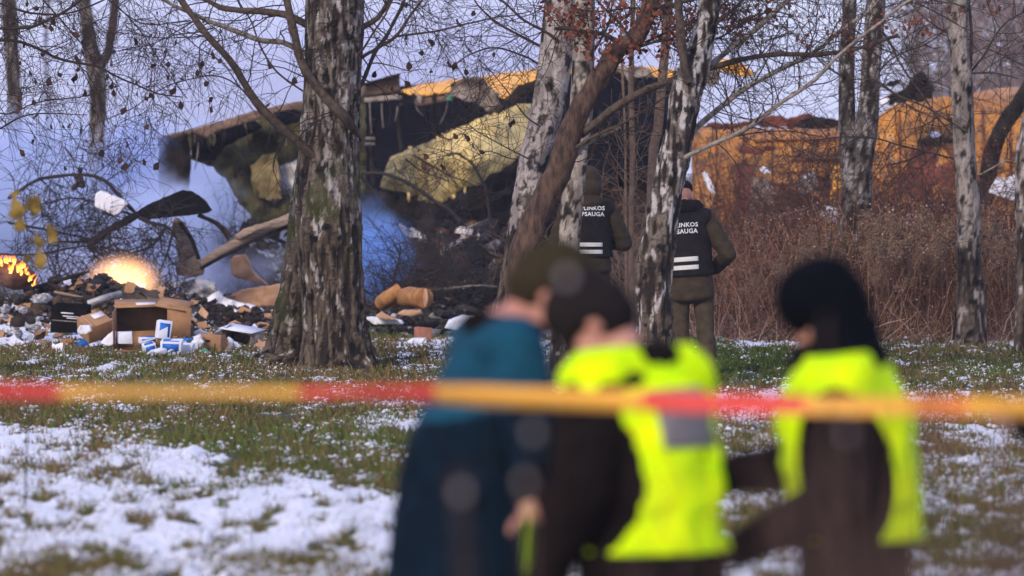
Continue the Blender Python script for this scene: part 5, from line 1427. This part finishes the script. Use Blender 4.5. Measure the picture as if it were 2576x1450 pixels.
# yellow leaved sprig at the far left
DY = 33.0
bs = W(62, 900, DY); bs[2] = gz(62, DY)
t = thing('leafy_sapling', 'thin sapling with faded yellow leaves at the left edge', 'sapling', bs)
mb = MB(); mb.tube([bs, W(80, 700, DY), W(70, 580, DY), (W(58, 490, DY))], [.006, .004, .003, .002], 5, 14); mb.build('stem', M['twig'], t, off=bs)
leaves(t, bs, W(np.array([35, 50, 62, 80, 96, 58, 70, 44, 110, 120, 90, 75, 60, 100, 84]), np.array([488, 478, 492, 485, 500, 510, 520, 520, 560, 590, 580, 600, 545, 620, 640]), DY + rng.normal(0, .08, 15)), 'leaf_yellow', .7, 1.3)
# bird's clump on the arch
mb = MB()
for k in range(7): mb.ball(W(198 + rng.normal(0, 6), 446 + rng.normal(0, 12), 69.7), rng.uniform(.03, .055, 3), rng.uniform(0, 3, 3), 7, .8, k)
tag(mb.build('leaf_clump', M['twig_black'], None, None, False), 'dark rag of leaves hanging on the arching bough', 'leaves')

# ------------------------------------------------------------------ people
def cloth(name, c1, c2, rough=.85, sc_=14, b=.4, sheen=.0):
    return simple(name, c1, c2, sc_, rough, b, .01, sheen=sheen, spec=.12)
M['skin_tone'] = simple('face_skin', (.55, .27, .2), (.46, .2, .15), 9, .55, .1)
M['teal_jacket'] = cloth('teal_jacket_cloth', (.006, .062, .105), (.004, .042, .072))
M['navy'] = cloth('navy_and_jacket_shade_cloth', (.005, .014, .026), (.004, .008, .014))  # trousers, and the shade painted on the lower teal jacket
M['olive_cap'] = cloth('olive_knit', (.04, .032, .018), (.028, .022, .013), .95, 40)
M['dark_knit'] = cloth('dark_grey_knit', (.010, .008, .010), (.02, .016, .014), .9, 40)
M['black_knit'] = cloth('black_knit', (.002, .0025, .004), (.004, .005, .008), .95, 40)
M['brown_coat'] = cloth('dark_brown_coat_cloth', (.011, .008, .007), (.007, .005, .005))
M['black_coat'] = cloth('black_coat_cloth', (.007, .006, .008), (.012, .009, .009))
M['field'] = cloth('olive_brown_field_cloth', (.055, .04, .026), (.035, .026, .017))
M['trouser'] = cloth('brown_field_trousers', (.075, .056, .035), (.045, .034, .022))
M['black_vest'] = cloth('black_vest_cloth', (.009, .008, .009), (.016, .013, .013))
M['boot'] = simple('black_boot_leather', (.012, .01, .009), (.02, .016, .014), 9, .5)
def hivis():
    t = NT('fluorescent_yellow_fabric')
    return t.bsdf(t.mix(t.ramp(t.noise(9, 4), [(.35, 0.0), (.7, 1.0)]), (.55, .92, .0), (.76, .88, .0)), .8, t.noise(7, 4), .5, .03, spec=.08)
M['hivis'] = hivis()
M['grey_patch'] = simple('grey_reflective_panel', (.2, .18, .17), (.14, .12, .12), 30, .5)
M['reflect'] = simple('reflective_tape', (.6, .6, .58), (.52, .52, .5), 40, .4)
M['print_white'] = simple('white_print', (.72, .72, .72), (.62, .62, .62), 50, .6)
for k_ in ('olive_cap', 'dark_knit', 'black_knit', 'navy', 'black_coat', 'brown_coat'):
    for n_ in M[k_].node_tree.nodes:
        if n_.type == 'BSDF_PRINCIPLED': n_.inputs['Specular IOR Level'].default_value = .03
M['eye'] = simple('eye', (.7, .7, .7), (.5, .5, .5), 9, .2)

def blob(mb, voxel, it=6, fold=0.0, fs=(9, 9, 5), seed=0):
    """one continuous skin over overlapping forms"""
    o = mb.build('tmp', None)
    m = o.modifiers.new('r', 'REMESH'); m.mode = 'VOXEL'; m.voxel_size = voxel
    s = o.modifiers.new('s', 'SMOOTH'); s.factor = .5; s.iterations = it
    dg = bpy.context.evaluated_depsgraph_get()
    me = bpy.data.meshes.new_from_object(o.evaluated_get(dg))
    old = o.data
    bpy.data.objects.remove(o); bpy.data.meshes.remove(old)
    n = len(me.vertices)
    V = np.zeros(n * 3); me.vertices.foreach_get('co', V); V = V.reshape(-1, 3)
    N = np.zeros(n * 3); me.vertices.foreach_get('normal', N); N = N.reshape(-1, 3)
    if fold:
        f = fbm(V * np.array(fs) + seed * 3.1, seed, 3)
        V = V + N * ((1 - np.abs(2 * f - 1) * 2) * fold)[:, None]
    me.vertices.foreach_set('co', V.ravel())
    me.polygons.foreach_set('use_smooth', np.ones(len(me.polygons), bool))
    me.update()
    return me

def cap_(mb, a, b, r0, r1, S=14):
    a = np.asarray(a, float); b = np.asarray(b, float)
    mb.ball(a, r0, n=S); mb.ball(b, r1, n=S)
    mb.tube([a, a * .5 + b * .5, b], [r0, (r0 + r1) / 2, r1], S)

def person(name, label, loc, heading, s, lean, nod, arms, outfit, group=None, turn=0.0, legs=None, voxel=.011, headoff=(0, 0)):
    root = thing(name, label, 'person', loc, (0, 0, R(heading)), group)
    root.scale = (s, s, s)
    HIP = .95
    def xf(V):
        V = np.atleast_2d(np.asarray(V, float)).copy()
        k = np.clip((V[:, 2] - HIP) / .42, 0, 1)
        a = R(lean) * k * k * (3 - 2 * k)
        y, z = V[:, 1].copy(), V[:, 2] - HIP
        V[:, 1] = y * np.cos(a) + z * np.sin(a); V[:, 2] = HIP + z * np.cos(a) - y * np.sin(a)
        return V
    pt = lambda x, y, z: xf([x, y, z])[0]
    def hx(V):       # head frame: nod about the neck, then lean
        V = np.atleast_2d(np.asarray(V, float)).copy()
        c = np.array([0, .02, 1.53])
        m = np.array((Euler((0, 0, R(turn))).to_matrix() @ Euler((R(-nod), 0, 0)).to_matrix()))
        V = (V - c) @ m.T + c + np.array([0, headoff[0], headoff[1]])
        return xf(V)
    hp = lambda x, y, z: hx([x, y, z])[0]
    sh = [pt(-.185, -.01, 1.425), pt(.185, -.01, 1.425)]
    legs = legs or [((-.10, 0, .93), (-.115, .02, .50), (-.12, -.02, .09)), ((.10, 0, .93), (.115, .02, .50), (.12, -.02, .09))]
    # --- body
    mb = MB()
    for z, rx, ry in ((.92, .155, .11), (1.02, .145, .10), (1.12, .145, .10), (1.22, .16, .11), (1.32, .17, .115), (1.40, .165, .10), (1.45, .11, .08)):
        mb.ball(pt(0, 0, z), (rx, ry, .09), n=14)
    cap_(mb, pt(0, 0, 1.44), hp(0, .0, 1.58), .062, .056)
    hr = (R(-nod), 0, R(turn))
    mb.ball(hp(0, .0, 1.70), (.077, .098, .105), hr, 16)
    mb.ball(hp(0, .035, 1.645), (.064, .068, .085), hr, 14)
    mb.ball(hp(0, .07, 1.585), (.034, .03, .028), hr, 10)              # chin
    cap_(mb, hp(0, .098, 1.69), hp(0, .118, 1.652), .010, .016, 8)      # nose
    cap_(mb, hp(-.03, .092, 1.61), hp(.03, .092, 1.61), .010, .010, 8)  # lips
    cap_(mb, hp(-.045, .085, 1.715), hp(.045, .085, 1.715), .014, .014, 8)
    for x in (-1, 1):
        mb.ball(hp(x * .08, -.005, 1.66), (.012, .022, .033), hr, 8)
        mb.ball(hp(x * .045, .07, 1.65), (.025, .025, .028), hr, 8)
    hands = []
    for i, (el, wr, curl) in enumerate(arms):
        el, wr = np.array(el, float), np.array(wr, float)
        cap_(mb, sh[i], el, .05, .04); cap_(mb, el, wr, .04, .028)
        d = nrm(wr - el)
        side = nrm(np.cross(d, [0, 0, 1.0])) if abs(d[2]) < .9 else np.array([1.0, 0, 0])
        if i == 0: side = -side
        up = np.cross(side, d) * (1 if i == 1 else -1)
        pc = wr + d * .055
        mb.tube([wr, wr + d * .05, wr + d * .095], [.028, .04, .036], 10)
        for j in range(4):
            off = side * 0 + np.cross(d, up) * 0
            o_ = (j - 1.5) * .02
            b0 = wr + d * .085 + up * 0 + side * o_
            L = (.068, .078, .074, .058)[j]
            d1 = nrm(d + (-up) * curl * .5); d2 = nrm(d + (-up) * curl * 1.3); d3 = nrm(d * .6 + (-up) * curl * 2)
            p1 = b0 + d1 * L * .45; p2 = p1 + d2 * L * .32; p3 = p2 + d3 * L * .25
            cap_(mb, b0, p1, .0095, .009, 7); cap_(mb, p1, p2, .009, .0085, 7); cap_(mb, p2, p3, .0085, .0075, 7)
        tb = wr + d * .03 + side * .032
        t1 = tb + nrm(side * .8 + d * .8 - up * .3) * .04; t2 = t1 + nrm(d + side * .2 - up * .4) * .03
        cap_(mb, tb, t1, .012, .0105, 7); cap_(mb, t1, t2, .0105, .009, 7)
        hands.append(wr)
    for h, k, a in legs:
        cap_(mb, h, k, .08, .052); cap_(mb, k, a, .052, .038)
        cap_(mb, (a[0], a[1] - .02, .05), (a[0] * 1.1, a[1] + .16, .04), .04, .034)
    me = blob(mb, .0085, 4)
    me.materials.append(M['skin_tone'])
    obj('body', me, root)
    for x in (-1, 1):
        mb = MB(); mb.ball(hp(x * .032, .083, 1.69), .0125, n=8); mb.build('eye', M['eye'], root)
    # --- trousers and boots
    mb = MB()
    mb.ball((0, -.01, .92), (.175, .13, .12), n=14)
    for h, k, a in legs:
        cap_(mb, h, k, .105, .078); cap_(mb, k, (a[0], a[1], .11), .078, .068)
        for q in range(4):
            zz = .14 + .03 * q
    me = blob(mb, voxel, 4, .009, (7, 7, 11), 4)
    me.materials.append(outfit['trousers']); obj('trousers', me, root)
    for h, k, a in legs:
        mb = MB(); cap_(mb, (a[0], a[1], .17), (a[0], a[1], .06), .062, .055); cap_(mb, (a[0], a[1] - .03, .05), (a[0] * 1.15, a[1] + .18, .04), .052, .046)
        me = blob(mb, voxel, 3); me.materials.append(M['boot'])
        V = np.zeros(len(me.vertices) * 3); me.vertices.foreach_get('co', V); V = V.reshape(-1, 3); V[:, 2] = np.maximum(V[:, 2], 0); me.vertices.foreach_set('co', V.ravel())
        obj('boot', me, root)
    # --- jacket
    hem = outfit.get('hem', .80)
    bulk = outfit.get('bulk', 1.0)
    mb = MB()
    def torso(prof, f):
        pr = np.array(prof)
        zz = np.arange(pr[0, 0], pr[-1, 0] + .001, .028)
        for z in zz:
            mb.ball(f(z), (np.interp(z, pr[:, 0], pr[:, 1]), np.interp(z, pr[:, 0], pr[:, 2]), .06), n=18)
    torso([(z, rx * bulk, ry * bulk) for z, rx, ry in outfit.get('prof', [(hem, .205, .155), (hem + .08, .205, .155), (.98, .195, .148), (1.08, .19, .145), (1.18, .198, .15), (1.28, .208, .155), (1.36, .205, .145), (1.42, .17, .12), (1.47, .10, .095)])], lambda z: pt(0, 0, z))
    cap_(mb, pt(-.17, -.01, 1.42), pt(.17, -.01, 1.42), .088 * bulk, .088 * bulk)
    for i, (el, wr, curl) in enumerate(arms):
        el, wr = np.array(el, float), np.array(wr, float)
        cap_(mb, sh[i], el, .085 * bulk, .072 * bulk); cap_(mb, el, wr, .072 * bulk, .052)
    me = blob(mb, voxel, 5, .011, (6, 6, 9), 2)
    for m_ in outfit['jacket']: me.materials.append(m_)
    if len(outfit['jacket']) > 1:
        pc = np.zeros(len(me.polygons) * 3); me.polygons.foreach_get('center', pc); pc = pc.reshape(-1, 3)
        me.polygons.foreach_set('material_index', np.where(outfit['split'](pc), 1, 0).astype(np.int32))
    obj('jacket', me, root)
    # collar or hood
    mb = MB()
    for a in np.linspace(0, 2 * math.pi, 13)[:-1]:
        r_ = outfit.get('collar', (.085, .035))
        mb.ball(pt(math.cos(a) * r_[0], math.sin(a) * r_[0] + .0, 1.50 + outfit.get('collar_z', 0)), r_[1], n=8)
    if outfit.get('high_back'):
        for a in np.linspace(math.pi * .95, math.pi * 2.05, 9):
            for z_ in (1.53, 1.575, 1.61): mb.ball(pt(math.cos(a) * .10, math.sin(a) * .105 + .01, z_), .042, n=8)
    if outfit.get('scarf'):
        for x in (-.05, 0, .05): mb.ball(pt(x, .075 - abs(x) * .4, 1.485), (.06, .055, .06), n=10)
    me = blob(mb, .01, 3, .006, (9, 9, 9), 6); me.materials.append(outfit.get('collar_mat', outfit['jacket'][0])); obj('collar', me, root)
    # --- head wear
    mb = MB()
    hk = outfit['hat']
    if hk == 'beanie':
        hk_ = outfit.get('hat_k', 1.04)
        mb.ball(hp(0, -.008, 1.745), (.098 * hk_, .116 * hk_, .095 * hk_), hr, 18)
        mb.ball(hp(0, -.016, 1.715), (.095 * hk_, .112 * hk_, .07), hr, 18)
        mb.ball(hp(0, -.045, 1.665), (.086 * hk_, .078 * hk_, .085), hr, 14)
        for a in np.linspace(0, 2 * math.pi, 25)[:-1]:
            mb.ball(hp(math.cos(a) * .088, math.sin(a) * .108 - .006, 1.705 - .018 * (math.sin(a) < 0)), .022, n=8)
    elif hk == 'hood':
        mb.ball(hp(0, -.025, 1.72), (.125, .145, .125), hr, 18)
        mb.ball(hp(0, -.045, 1.62), (.13, .13, .12), hr, 18)
        mb.ball(pt(0, -.05, 1.50), (.15, .12, .08), n=16)
    elif hk == 'cap':
        mb.ball(hp(0, -.005, 1.745), (.09, .108, .075), hr, 16)
        cap_(mb, hp(0, .10, 1.735), hp(0, .15, 1.72), .03, .02)
    me = blob(mb, .009, 4, .005, (12, 12, 6), 8); me.materials.append(outfit['hat_mat']); obj('hat' if hk != 'hood' else 'hood', me, root)
    # --- vest over the jacket
    if 'vest' in outfit:
        mb = MB()
        vh = outfit.get('vest_hem', .86); kk = bulk * outfit.get('vest_k', 1.0)
        torso([(z, rx * kk, ry * kk) for z, rx, ry in [(vh - .05, .235, .185), (vh + .06, .23, .18), (1.02, .222, .176), (1.12, .22, .174), (1.22, .225, .178), (1.30, .232, .182), (1.37, .228, .172), (1.43, .19, .145), (1.475, .13, .115)]], lambda z: np.array([0, 0, z]))
        cap_(mb, (-.165, -.01, 1.42), (.165, -.01, 1.42), .112 * kk, .112 * kk)
        me = blob(mb, voxel, 6, outfit.get('vest_fold', .010), (5, 5, 7), 12)
        import bmesh
        bm = bmesh.new(); bm.from_mesh(me)
        dead = []
        for f in bm.faces:
            c = f.calc_center_median()
            if c.z < vh or c.z > 1.535: dead.append(f)
            elif c.y > .02 and abs(c.x) < outfit.get('gap', .035): dead.append(f)
            elif outfit.get('front_cut') and c.y > .03 and 1.10 < c.z < 1.37: dead.append(f)
            elif c.z > 1.46 and math.hypot(c.x, c.y) < .088: dead.append(f)
            elif abs(c.x) > .15 and math.hypot(c.y + .01, (c.z - outfit.get('hole_z', 1.36)) * outfit.get('hole_f', .66)) < outfit.get('hole', .098): dead.append(f)
            elif abs(c.x) > outfit.get('capx', .235) * kk and c.z > 1.26: dead.append(f)
        bmesh.ops.delete(bm, geom=dead, context='FACES')
        bm.to_mesh(me); bm.free()
        me.materials.append(outfit['vest'])
        nv = len(me.vertices)
        V = np.zeros(nv * 3); me.vertices.foreach_get('co', V); V = V.reshape(-1, 3)
        bvh = BVHTree.FromPolygons([Vector(v) for v in V], [tuple(p.vertices) for p in me.polygons])
        def onto(x, z, back=True, lift=.006, ang=0.0):
            o_ = Vector((x, -1.0 if back else 1.0, z)); d_ = Vector((0, 1.0 if back else -1.0, 0))
            if ang:
                m_ = Matrix.Rotation(R(ang), 3, 'Z'); o_ = m_ @ o_; d_ = m_ @ d_
            h = bvh.ray_cast(o_, d_)
            return np.array(h[0] - d_ * lift) if h[0] is not None else None
        me.vertices.foreach_set('co', xf(V).ravel()); me.update()
        vo = obj('vest', me, root)
        sm = vo.modifiers.new('thickness', 'SOLIDIFY'); sm.thickness = .006; sm.offset = 0
        def decal(nm, cx, cz, w, h, mat, ang=0.0, nx=14, nz=8, tilt=0.0):
            P_ = []; okk = True
            for j in range(nz + 1):
                for i in range(nx + 1):
                    x = cx + (i / nx - .5) * w; z = cz + (j / nz - .5) * h + tilt * (x - cx)
                    q = onto(x, z, True, .007, ang)
                    P_.append(q if q is not None else np.array([np.nan] * 3))
            P_ = np.array(P_)
            idx_ = np.arange((nx + 1) * (nz + 1)).reshape(nz + 1, nx + 1)
            Fq = np.stack([idx_[:-1, :-1], idx_[:-1, 1:], idx_[1:, 1:], idx_[1:, :-1]], -1).reshape(-1, 4)
            good = ~np.isnan(P_).any(1)
            Fq = Fq[good[Fq].all(1)]
            P_[~good] = 0
            m2 = mesh_np(nm, xf(P_), [Fq], mat)
            o2 = obj(nm, m2, vo)
            s2 = o2.modifiers.new('thickness', 'SOLIDIFY'); s2.thickness = .004; s2.offset = 0
        for dargs in outfit.get('decals', []): decal(*dargs)
        for txt, cx, cz, size in outfit.get('text', []):
            cu_ = bpy.data.curves.new('lettering', 'FONT'); cu_.body = txt; cu_.size = size; cu_.align_x = 'CENTER'; cu_.align_y = 'CENTER'
            cu_.offset = size * .022; cu_.resolution_u = 2; cu_.space_character = 1.05
            to = bpy.data.objects.new('tmp', cu_); col.objects.link(to)
            m3 = bpy.data.meshes.new_from_object(to.evaluated_get(bpy.context.evaluated_depsgraph_get()))
            bpy.data.objects.remove(to); bpy.data.curves.remove(cu_)
            VV = np.zeros(len(m3.vertices) * 3); m3.vertices.foreach_get('co', VV); VV = VV.reshape(-1, 3)
            out = []
            for v in VV:
                q = onto(v[0] + cx, v[1] + cz, True, .011)
                out.append(q if q is not None else np.array([v[0] + cx, -.19, v[1] + cz]))
            m3.vertices.foreach_set('co', xf(np.array(out)).ravel()); m3.update()
            m3.name = 'lettering'
            m3.materials.clear(); m3.materials.append(M['print_white'])
            obj('lettering', m3, vo)
    return root

def stand(u, D):
    return ((u - CU) / FPX * D, D, gz(u, D))

# officers by the trees
person('person', 'officer in black vest with raised olive hood, standing left of the furrowed birch', stand(1480, 57.0), 3, 1.06, 5, 10,
       [((-.30, .06, 1.12), (-.14, .28, 1.10), .8), ((.345, .05, 1.12), (.15, .28, 1.12), .8)],
       dict(trousers=M['trouser'], jacket=[M['field']], hem=.86, bulk=1.06, hat='hood', hat_mat=M['field'], vest=M['black_vest'], vest_hem=.98, vest_k=.965, vest_fold=.004, hole=.10, collar=(.09, .04),
            decals=[('stripe', -.02, 1.10, .29, .036, M['reflect']), ('stripe', -.02, 1.035, .29, .036, M['reflect'])],
            text=[('APLINKOS', .015, 1.435, .056), ('APSAUGA', .015, 1.377, .056)]))
o5 = person('person', 'officer in black vest with collar up, half behind the furrowed birch', stand(1752, 53.6), -4, 1.045, 9, 26,
       [((-.30, .05, 1.12), (-.12, .28, 1.08), .8), ((.36, .02, 1.10), (.24, .26, .98), .8)],
       dict(trousers=M['trouser'], jacket=[M['field']], hem=.74, bulk=1.03, hat='cap', hat_mat=M['black_vest'], vest=M['black_vest'], vest_hem=.93, vest_k=.97, vest_fold=.004, hole=.10, collar=(.11, .06), collar_mat=M['black_vest'], collar_z=.05,
            decals=[('stripe', -.02, 1.075, .235, .038, M['reflect']), ('stripe', -.02, 1.005, .235, .038, M['reflect'])],
            text=[('APLINKOS', -.02, 1.365, .056), ('APSAUGA', -.02, 1.307, .056)]), turn=10)
o5.rotation_euler[1] = R(-4)

# the three in front, out of focus
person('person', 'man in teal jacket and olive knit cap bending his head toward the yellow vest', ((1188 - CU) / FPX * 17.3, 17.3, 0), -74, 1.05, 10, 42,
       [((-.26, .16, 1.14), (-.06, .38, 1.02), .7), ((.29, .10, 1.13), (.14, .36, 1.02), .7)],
       dict(trousers=M['navy'], jacket=[M['teal_jacket'], M['navy']], split=lambda c: (c[:, 2] < 1.24 + c[:, 1] * .25), hem=.72, bulk=1.03, prof=[(.70, .26, .24), (.85, .25, .23), (1.0, .235, .21), (1.15, .215, .19), (1.28, .205, .155), (1.36, .195, .14), (1.42, .155, .11), (1.47, .10, .085)], hat='beanie', hat_mat=M['olive_cap'], collar=(.088, .038), collar_z=-.02, collar_mat=M['brown_coat'], hat_k=1.02),  # jacket below the shoulders coloured navy to paint in its shade
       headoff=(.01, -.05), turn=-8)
p2 = person('person', 'man in fluorescent yellow vest and dark knit cap, turned away in the middle', ((1640 - CU) / FPX * 16.5, 16.5, 0), 50, .985, 8, 46,
       [((-.31, .02, 1.12), (-.29, .16, .86), .5), ((.25, .20, 1.14), (.04, .42, 1.05), .7)],
       dict(trousers=M['brown_coat'], jacket=[M['brown_coat']], hem=.78, bulk=1.24, hat='beanie', hat_mat=M['dark_knit'], vest=M['hivis'], vest_hem=.94, vest_k=.865, hole=.125, hole_z=1.18, hole_f=.52, capx=.275, vest_fold=.020, gap=.12, front_cut=True, collar=(.10, .045), collar_mat=M['brown_coat'],
            decals=[('reflective_panel', -.01, 1.315, .25, .17, M['grey_patch'], 0)]), headoff=(-.015, -.02), turn=24)
# open front edge of the vest flaring forward below the arm
fp = np.array([(-.12, .36, .90), (-.30, .24, .87), (-.34, .20, .98), (-.30, .22, 1.09), (-.14, .34, .99)])
fm = mesh_np('front_flap', np.vstack([fp, fp + np.array([.006, .01, 0])]), [np.array([[0, 1, 2], [0, 2, 4], [2, 3, 4]]), np.array([[7, 6, 5], [9, 7, 5], [9, 8, 7]]), np.array([[i, (i + 1) % 5, (i + 1) % 5 + 5, i + 5] for i in range(5)])], M['hivis'], None, False)
obj('front_flap', fm, [c for c in p2.children if c.name.startswith('vest')][0])
person('person', 'person in black knit hat and dark coat with fluorescent vest, facing left on the right', ((2150 - CU) / FPX * 17.0, 17.0, 0), 80, .965, 5, 30,
       [((-.29, .00, 1.11), (-.22, .33, .94), .7), ((.26, .16, 1.18), (.14, .46, 1.14), .7)],
       dict(trousers=M['black_coat'], jacket=[M['black_coat']], hem=.74, bulk=1.12, hat='beanie', hat_mat=M['black_knit'], vest=M['hivis'], vest_hem=.96, vest_k=1.02, hole=.15, hole_z=1.17, hole_f=.56, capx=.4, vest_fold=.020, gap=.06, collar=(.10, .055), collar_mat=M['black_knit'], collar_z=.02, hat_k=1.2, scarf=True, high_back=True), headoff=(-.055, -.01))

person('person', 'bare hand and dark sleeve of a person reaching in at the right edge', ((2935 - CU) / FPX * 15.0, 15.0, 0), 84, 1.0, 4, 10,
       [((-.24, .14, 1.28), (-.16, .36, 1.37), .7), ((.28, .04, 1.12), (.20, .26, 1.0), .7)],
       dict(trousers=M['black_coat'], jacket=[M['brown_coat']], hem=.78, hat='beanie', hat_mat=M['dark_knit'], collar=(.10, .05)))

# ------------------------------------------------------------------ cordon tape across the front
def tape():
    bounds = [(-700, 'r'), (-200, 'y'), (-60, 'r'), (150, 'y'), (750, 'r'), (1095, 'y'), (1610, 'r'), (2030, 'y'), (2300, 'o'), (2440, 'y'), (2800, 'r'), (3200, None)]
    mats = [simple('red_tape_film', (.72, .07, .05), (.62, .05, .04), 3, .4, .1), simple('yellow_tape_film', (.82, .42, .05), (.74, .34, .04), 3, .4, .1), simple('orange_tape_film', (.78, .25, .05), (.7, .2, .04), 3, .4, .1)]
    n = 240
    u = np.linspace(-700, 3200, n)
    v = np.interp(u, [-700, 0, 600, 1080, 1300, 1750, 2576, 3200], [978, 986, 984, 992, 1001, 1014, 1027, 1036])
    hgt = np.interp(u, [-700, 0, 300, 750, 900, 1200, 1600, 1750, 2050, 2600, 3200], [40, 40, 20, 20, 28, 52, 52, 46, 46, 52, 52])
    D = 14.2 + .25 * np.sin(u / 500)
    c = W(u, v, D)
    hh = hgt / 2 / FPX * D
    tw = np.sqrt(np.clip(.0295 ** 2 - hh ** 2, 0, 1)) * np.sin(u / 260)
    a = c + np.stack([0 * u, tw, hh], 1); b = c - np.stack([0 * u, tw, hh], 1)
    V = np.stack([a, b], 1).reshape(-1, 3)
    i = np.arange(n - 1) * 2
    F = np.stack([i, i + 1, i + 3, i + 2], 1)
    um = (u[:-1] + u[1:]) / 2
    idx = np.zeros(n - 1, int)
    for (u0, k), (u1, _) in zip(bounds, bounds[1:]):
        idx[(um >= u0) & (um < u1)] = {'r': 0, 'y': 1, 'o': 2}[k]
    o = obj('cordon_tape', mesh_np('cordon_tape', V, [F], mats, idx), None)
    s = o.modifiers.new('thickness', 'SOLIDIFY'); s.thickness = .0008
    tag(o, 'red and yellow cordon tape stretched across in front of the people', 'tape')
tape()

# ------------------------------------------------------------------ blurred stalks close to the camera
M['near_stalk'] = simple('near_dry_stalk', (.10, .055, .04), (.05, .027, .02), 5, .85)
M['seed_pale'] = simple('pale_seed_head', (.4, .36, .36), (.3, .24, .22), 20, .9)
seeds = [(1340, 1088, 9.2), (1160, 1240, 9.0), (2130, 1092, 9.2), (1425, 700, 9.4), (1320, 1215, 9.0)]
for k, (u, v, D) in enumerate(seeds):
    bs = W(u + rng.normal(0, 60), v, D); bs[2] = gz(u, D)
    t = thing('weed_stalk', ['blurred pale seed head before the teal jacket just under the tape', 'blurred pale seed head low on the dark front of the teal jacket', 'blurred pale seed head before the shoulder of the person in the black hat',
              'blurred pale seed head between the two heads in the middle', 'blurred pale seed head between teal jacket and yellow vest, low down'][k], 'dry plant', bs, group='blurred seed heads near the camera')
    tip = W(u, v, D)
    mb = MB(); mb.tube([bs, bs * .5 + tip * .5 + rng.normal(0, .02, 3), tip], [.0012, .001, .0006], 5, 12); mb.build('stem', M['near_stalk'], t, off=bs)
    mb = MB(); mb.ball(tip, (.008, .008, .010), n=9, noise=.3, seed=k); mb.build('seed_head', M['seed_pale'], t, off=bs)
near = [(2215, 1010, 9.5), (2300, 930, 9), (2390, 1000, 8.6), (2436, 880, 8.2), (2500, 1010, 9), (2560, 860, 8), (2340, 1180, 8.4), (2450, 1200, 8), (2190, 1160, 9.5), (2060, 1250, 9.2), (2140, 1300, 9.0), (1990, 1290, 9.4), (2610, 1000, 8.4), (2250, 720, 10.5),
        (1300, 1170, 9.4), (1420, 1300, 9), (80, 1330, 11)]
for k, (u, v, D) in enumerate(near):
    bs = W(u + rng.normal(0, 30), v, D); bs[2] = gz(u, D)
    t = thing('weed_clump', ['blurred brown weed clump right of the person in the black hat', 'blurred brown weed clump right of the back of the fluorescent vest', 'blurred brown weed clump under the orange part of the tape', 'blurred brown weed clump at the dark gap in the tape', 'blurred brown weed clump under the last yellow part of the tape', 'tallest blurred brown weed clump by the right edge', 'low blurred brown weed clump right of the black coat', 'low blurred brown weed clump in the bottom right snow', 'blurred brown weed clump before the elbow of the black coat', 'blurred brown weed clump before the forearm of the black coat', 'blurred brown weed clump before the hem of the right vest', 'blurred brown weed clump before the hand of the black coat', 'blurred brown weed clump cut by the right edge', 'blurred brown weed stalks rising behind the black knit hat', 'blurred brown weed clump before the teal jacket', 'blurred brown weed clump between teal jacket and yellow vest', 'blurred brown weed clump in the bottom left corner'][k], 'dry plant', bs, group='blurred weed clumps near the camera')
    tip = W(u, v, D)
    ns = 13
    P, rr = grow(bs + rng.normal(0, .012, (ns, 3)) * np.array([1, 1, 0]), (tip - bs) + rng.normal(0, .05, (ns, 3)), np.linalg.norm(tip - bs) * rng.uniform(.72, 1.02, ns), np.full(ns, .0050), 14, .03, 0, .5)
    for i in range(ns):
        mb = MB(); mb.tube(P[i], rr[i], 4, ends=False); mb.build('stalk', M['near_stalk'], t, off=bs)
    s, d, r = sprout(P, rr, 26, .45, 1, .8, .2); P2, r2 = grow(s, d, rng.uniform(.04, .16, 26), np.full(26, .0016), 5, .2, 0, .6)
    twig_mesh('side_shoots', [(P2, r2)], M['near_stalk'], t, bs)

# ------------------------------------------------------------------ far wood and haze
M['grey_twig'] = simple('grey_brown_twig', (.26, .2, .19), (.17, .13, .13), 3, .9)
def far_wood(u0, u1, D, n, hmin, hmax, label):
    x = (rng.uniform(u0, u1, n) - CU) / FPX * D
    y = D + rng.uniform(-12, 12, n)
    st = np.stack([x * y / D, y, np.zeros(n)], 1)
    P, rr = grow(st, np.stack([rng.normal(0, .05, n), rng.normal(0, .05, n), np.ones(n)], 1), rng.uniform(hmin, hmax, n), rng.uniform(.025, .07, n), 9, .04, 0, .3)
    m = n * 40
    s, d, r = sprout(P, rr, m, .1, 1, 1.0, .3); P2, r2 = grow(s, d, rng.uniform(.6, 2.4, m), np.full(m, .02), 6, .16, 0, .4)
    o = twig_mesh('woodland', [(P, rr), (P2, r2)], M['grey_twig'], None, (0, 0, 0))
    tag(o, label, 'woodland')
far_wood(2330, 2900, 118, 90, 5, 9, 'grey brown bare woodland beyond the right end of the fuselage')

hz = MB(); hz.box((0, 330, 6.0), (3400, 800, 14.4))
t = NT('haze_volume')
pv = t.n('ShaderNodeVolumePrincipled', {'Density': .0003, 'Anisotropy': 0.1})
pv.inputs['Color'].default_value = (.80, .83, 1.0, 1)
t.t.links.new(pv.outputs[0], t.out.inputs['Volume'])
ho = hz.build('haze', t.m, None, 'stuff', False)
ho['label'] = 'thin lavender smoke haze hanging over the whole site'; ho['category'] = 'haze'
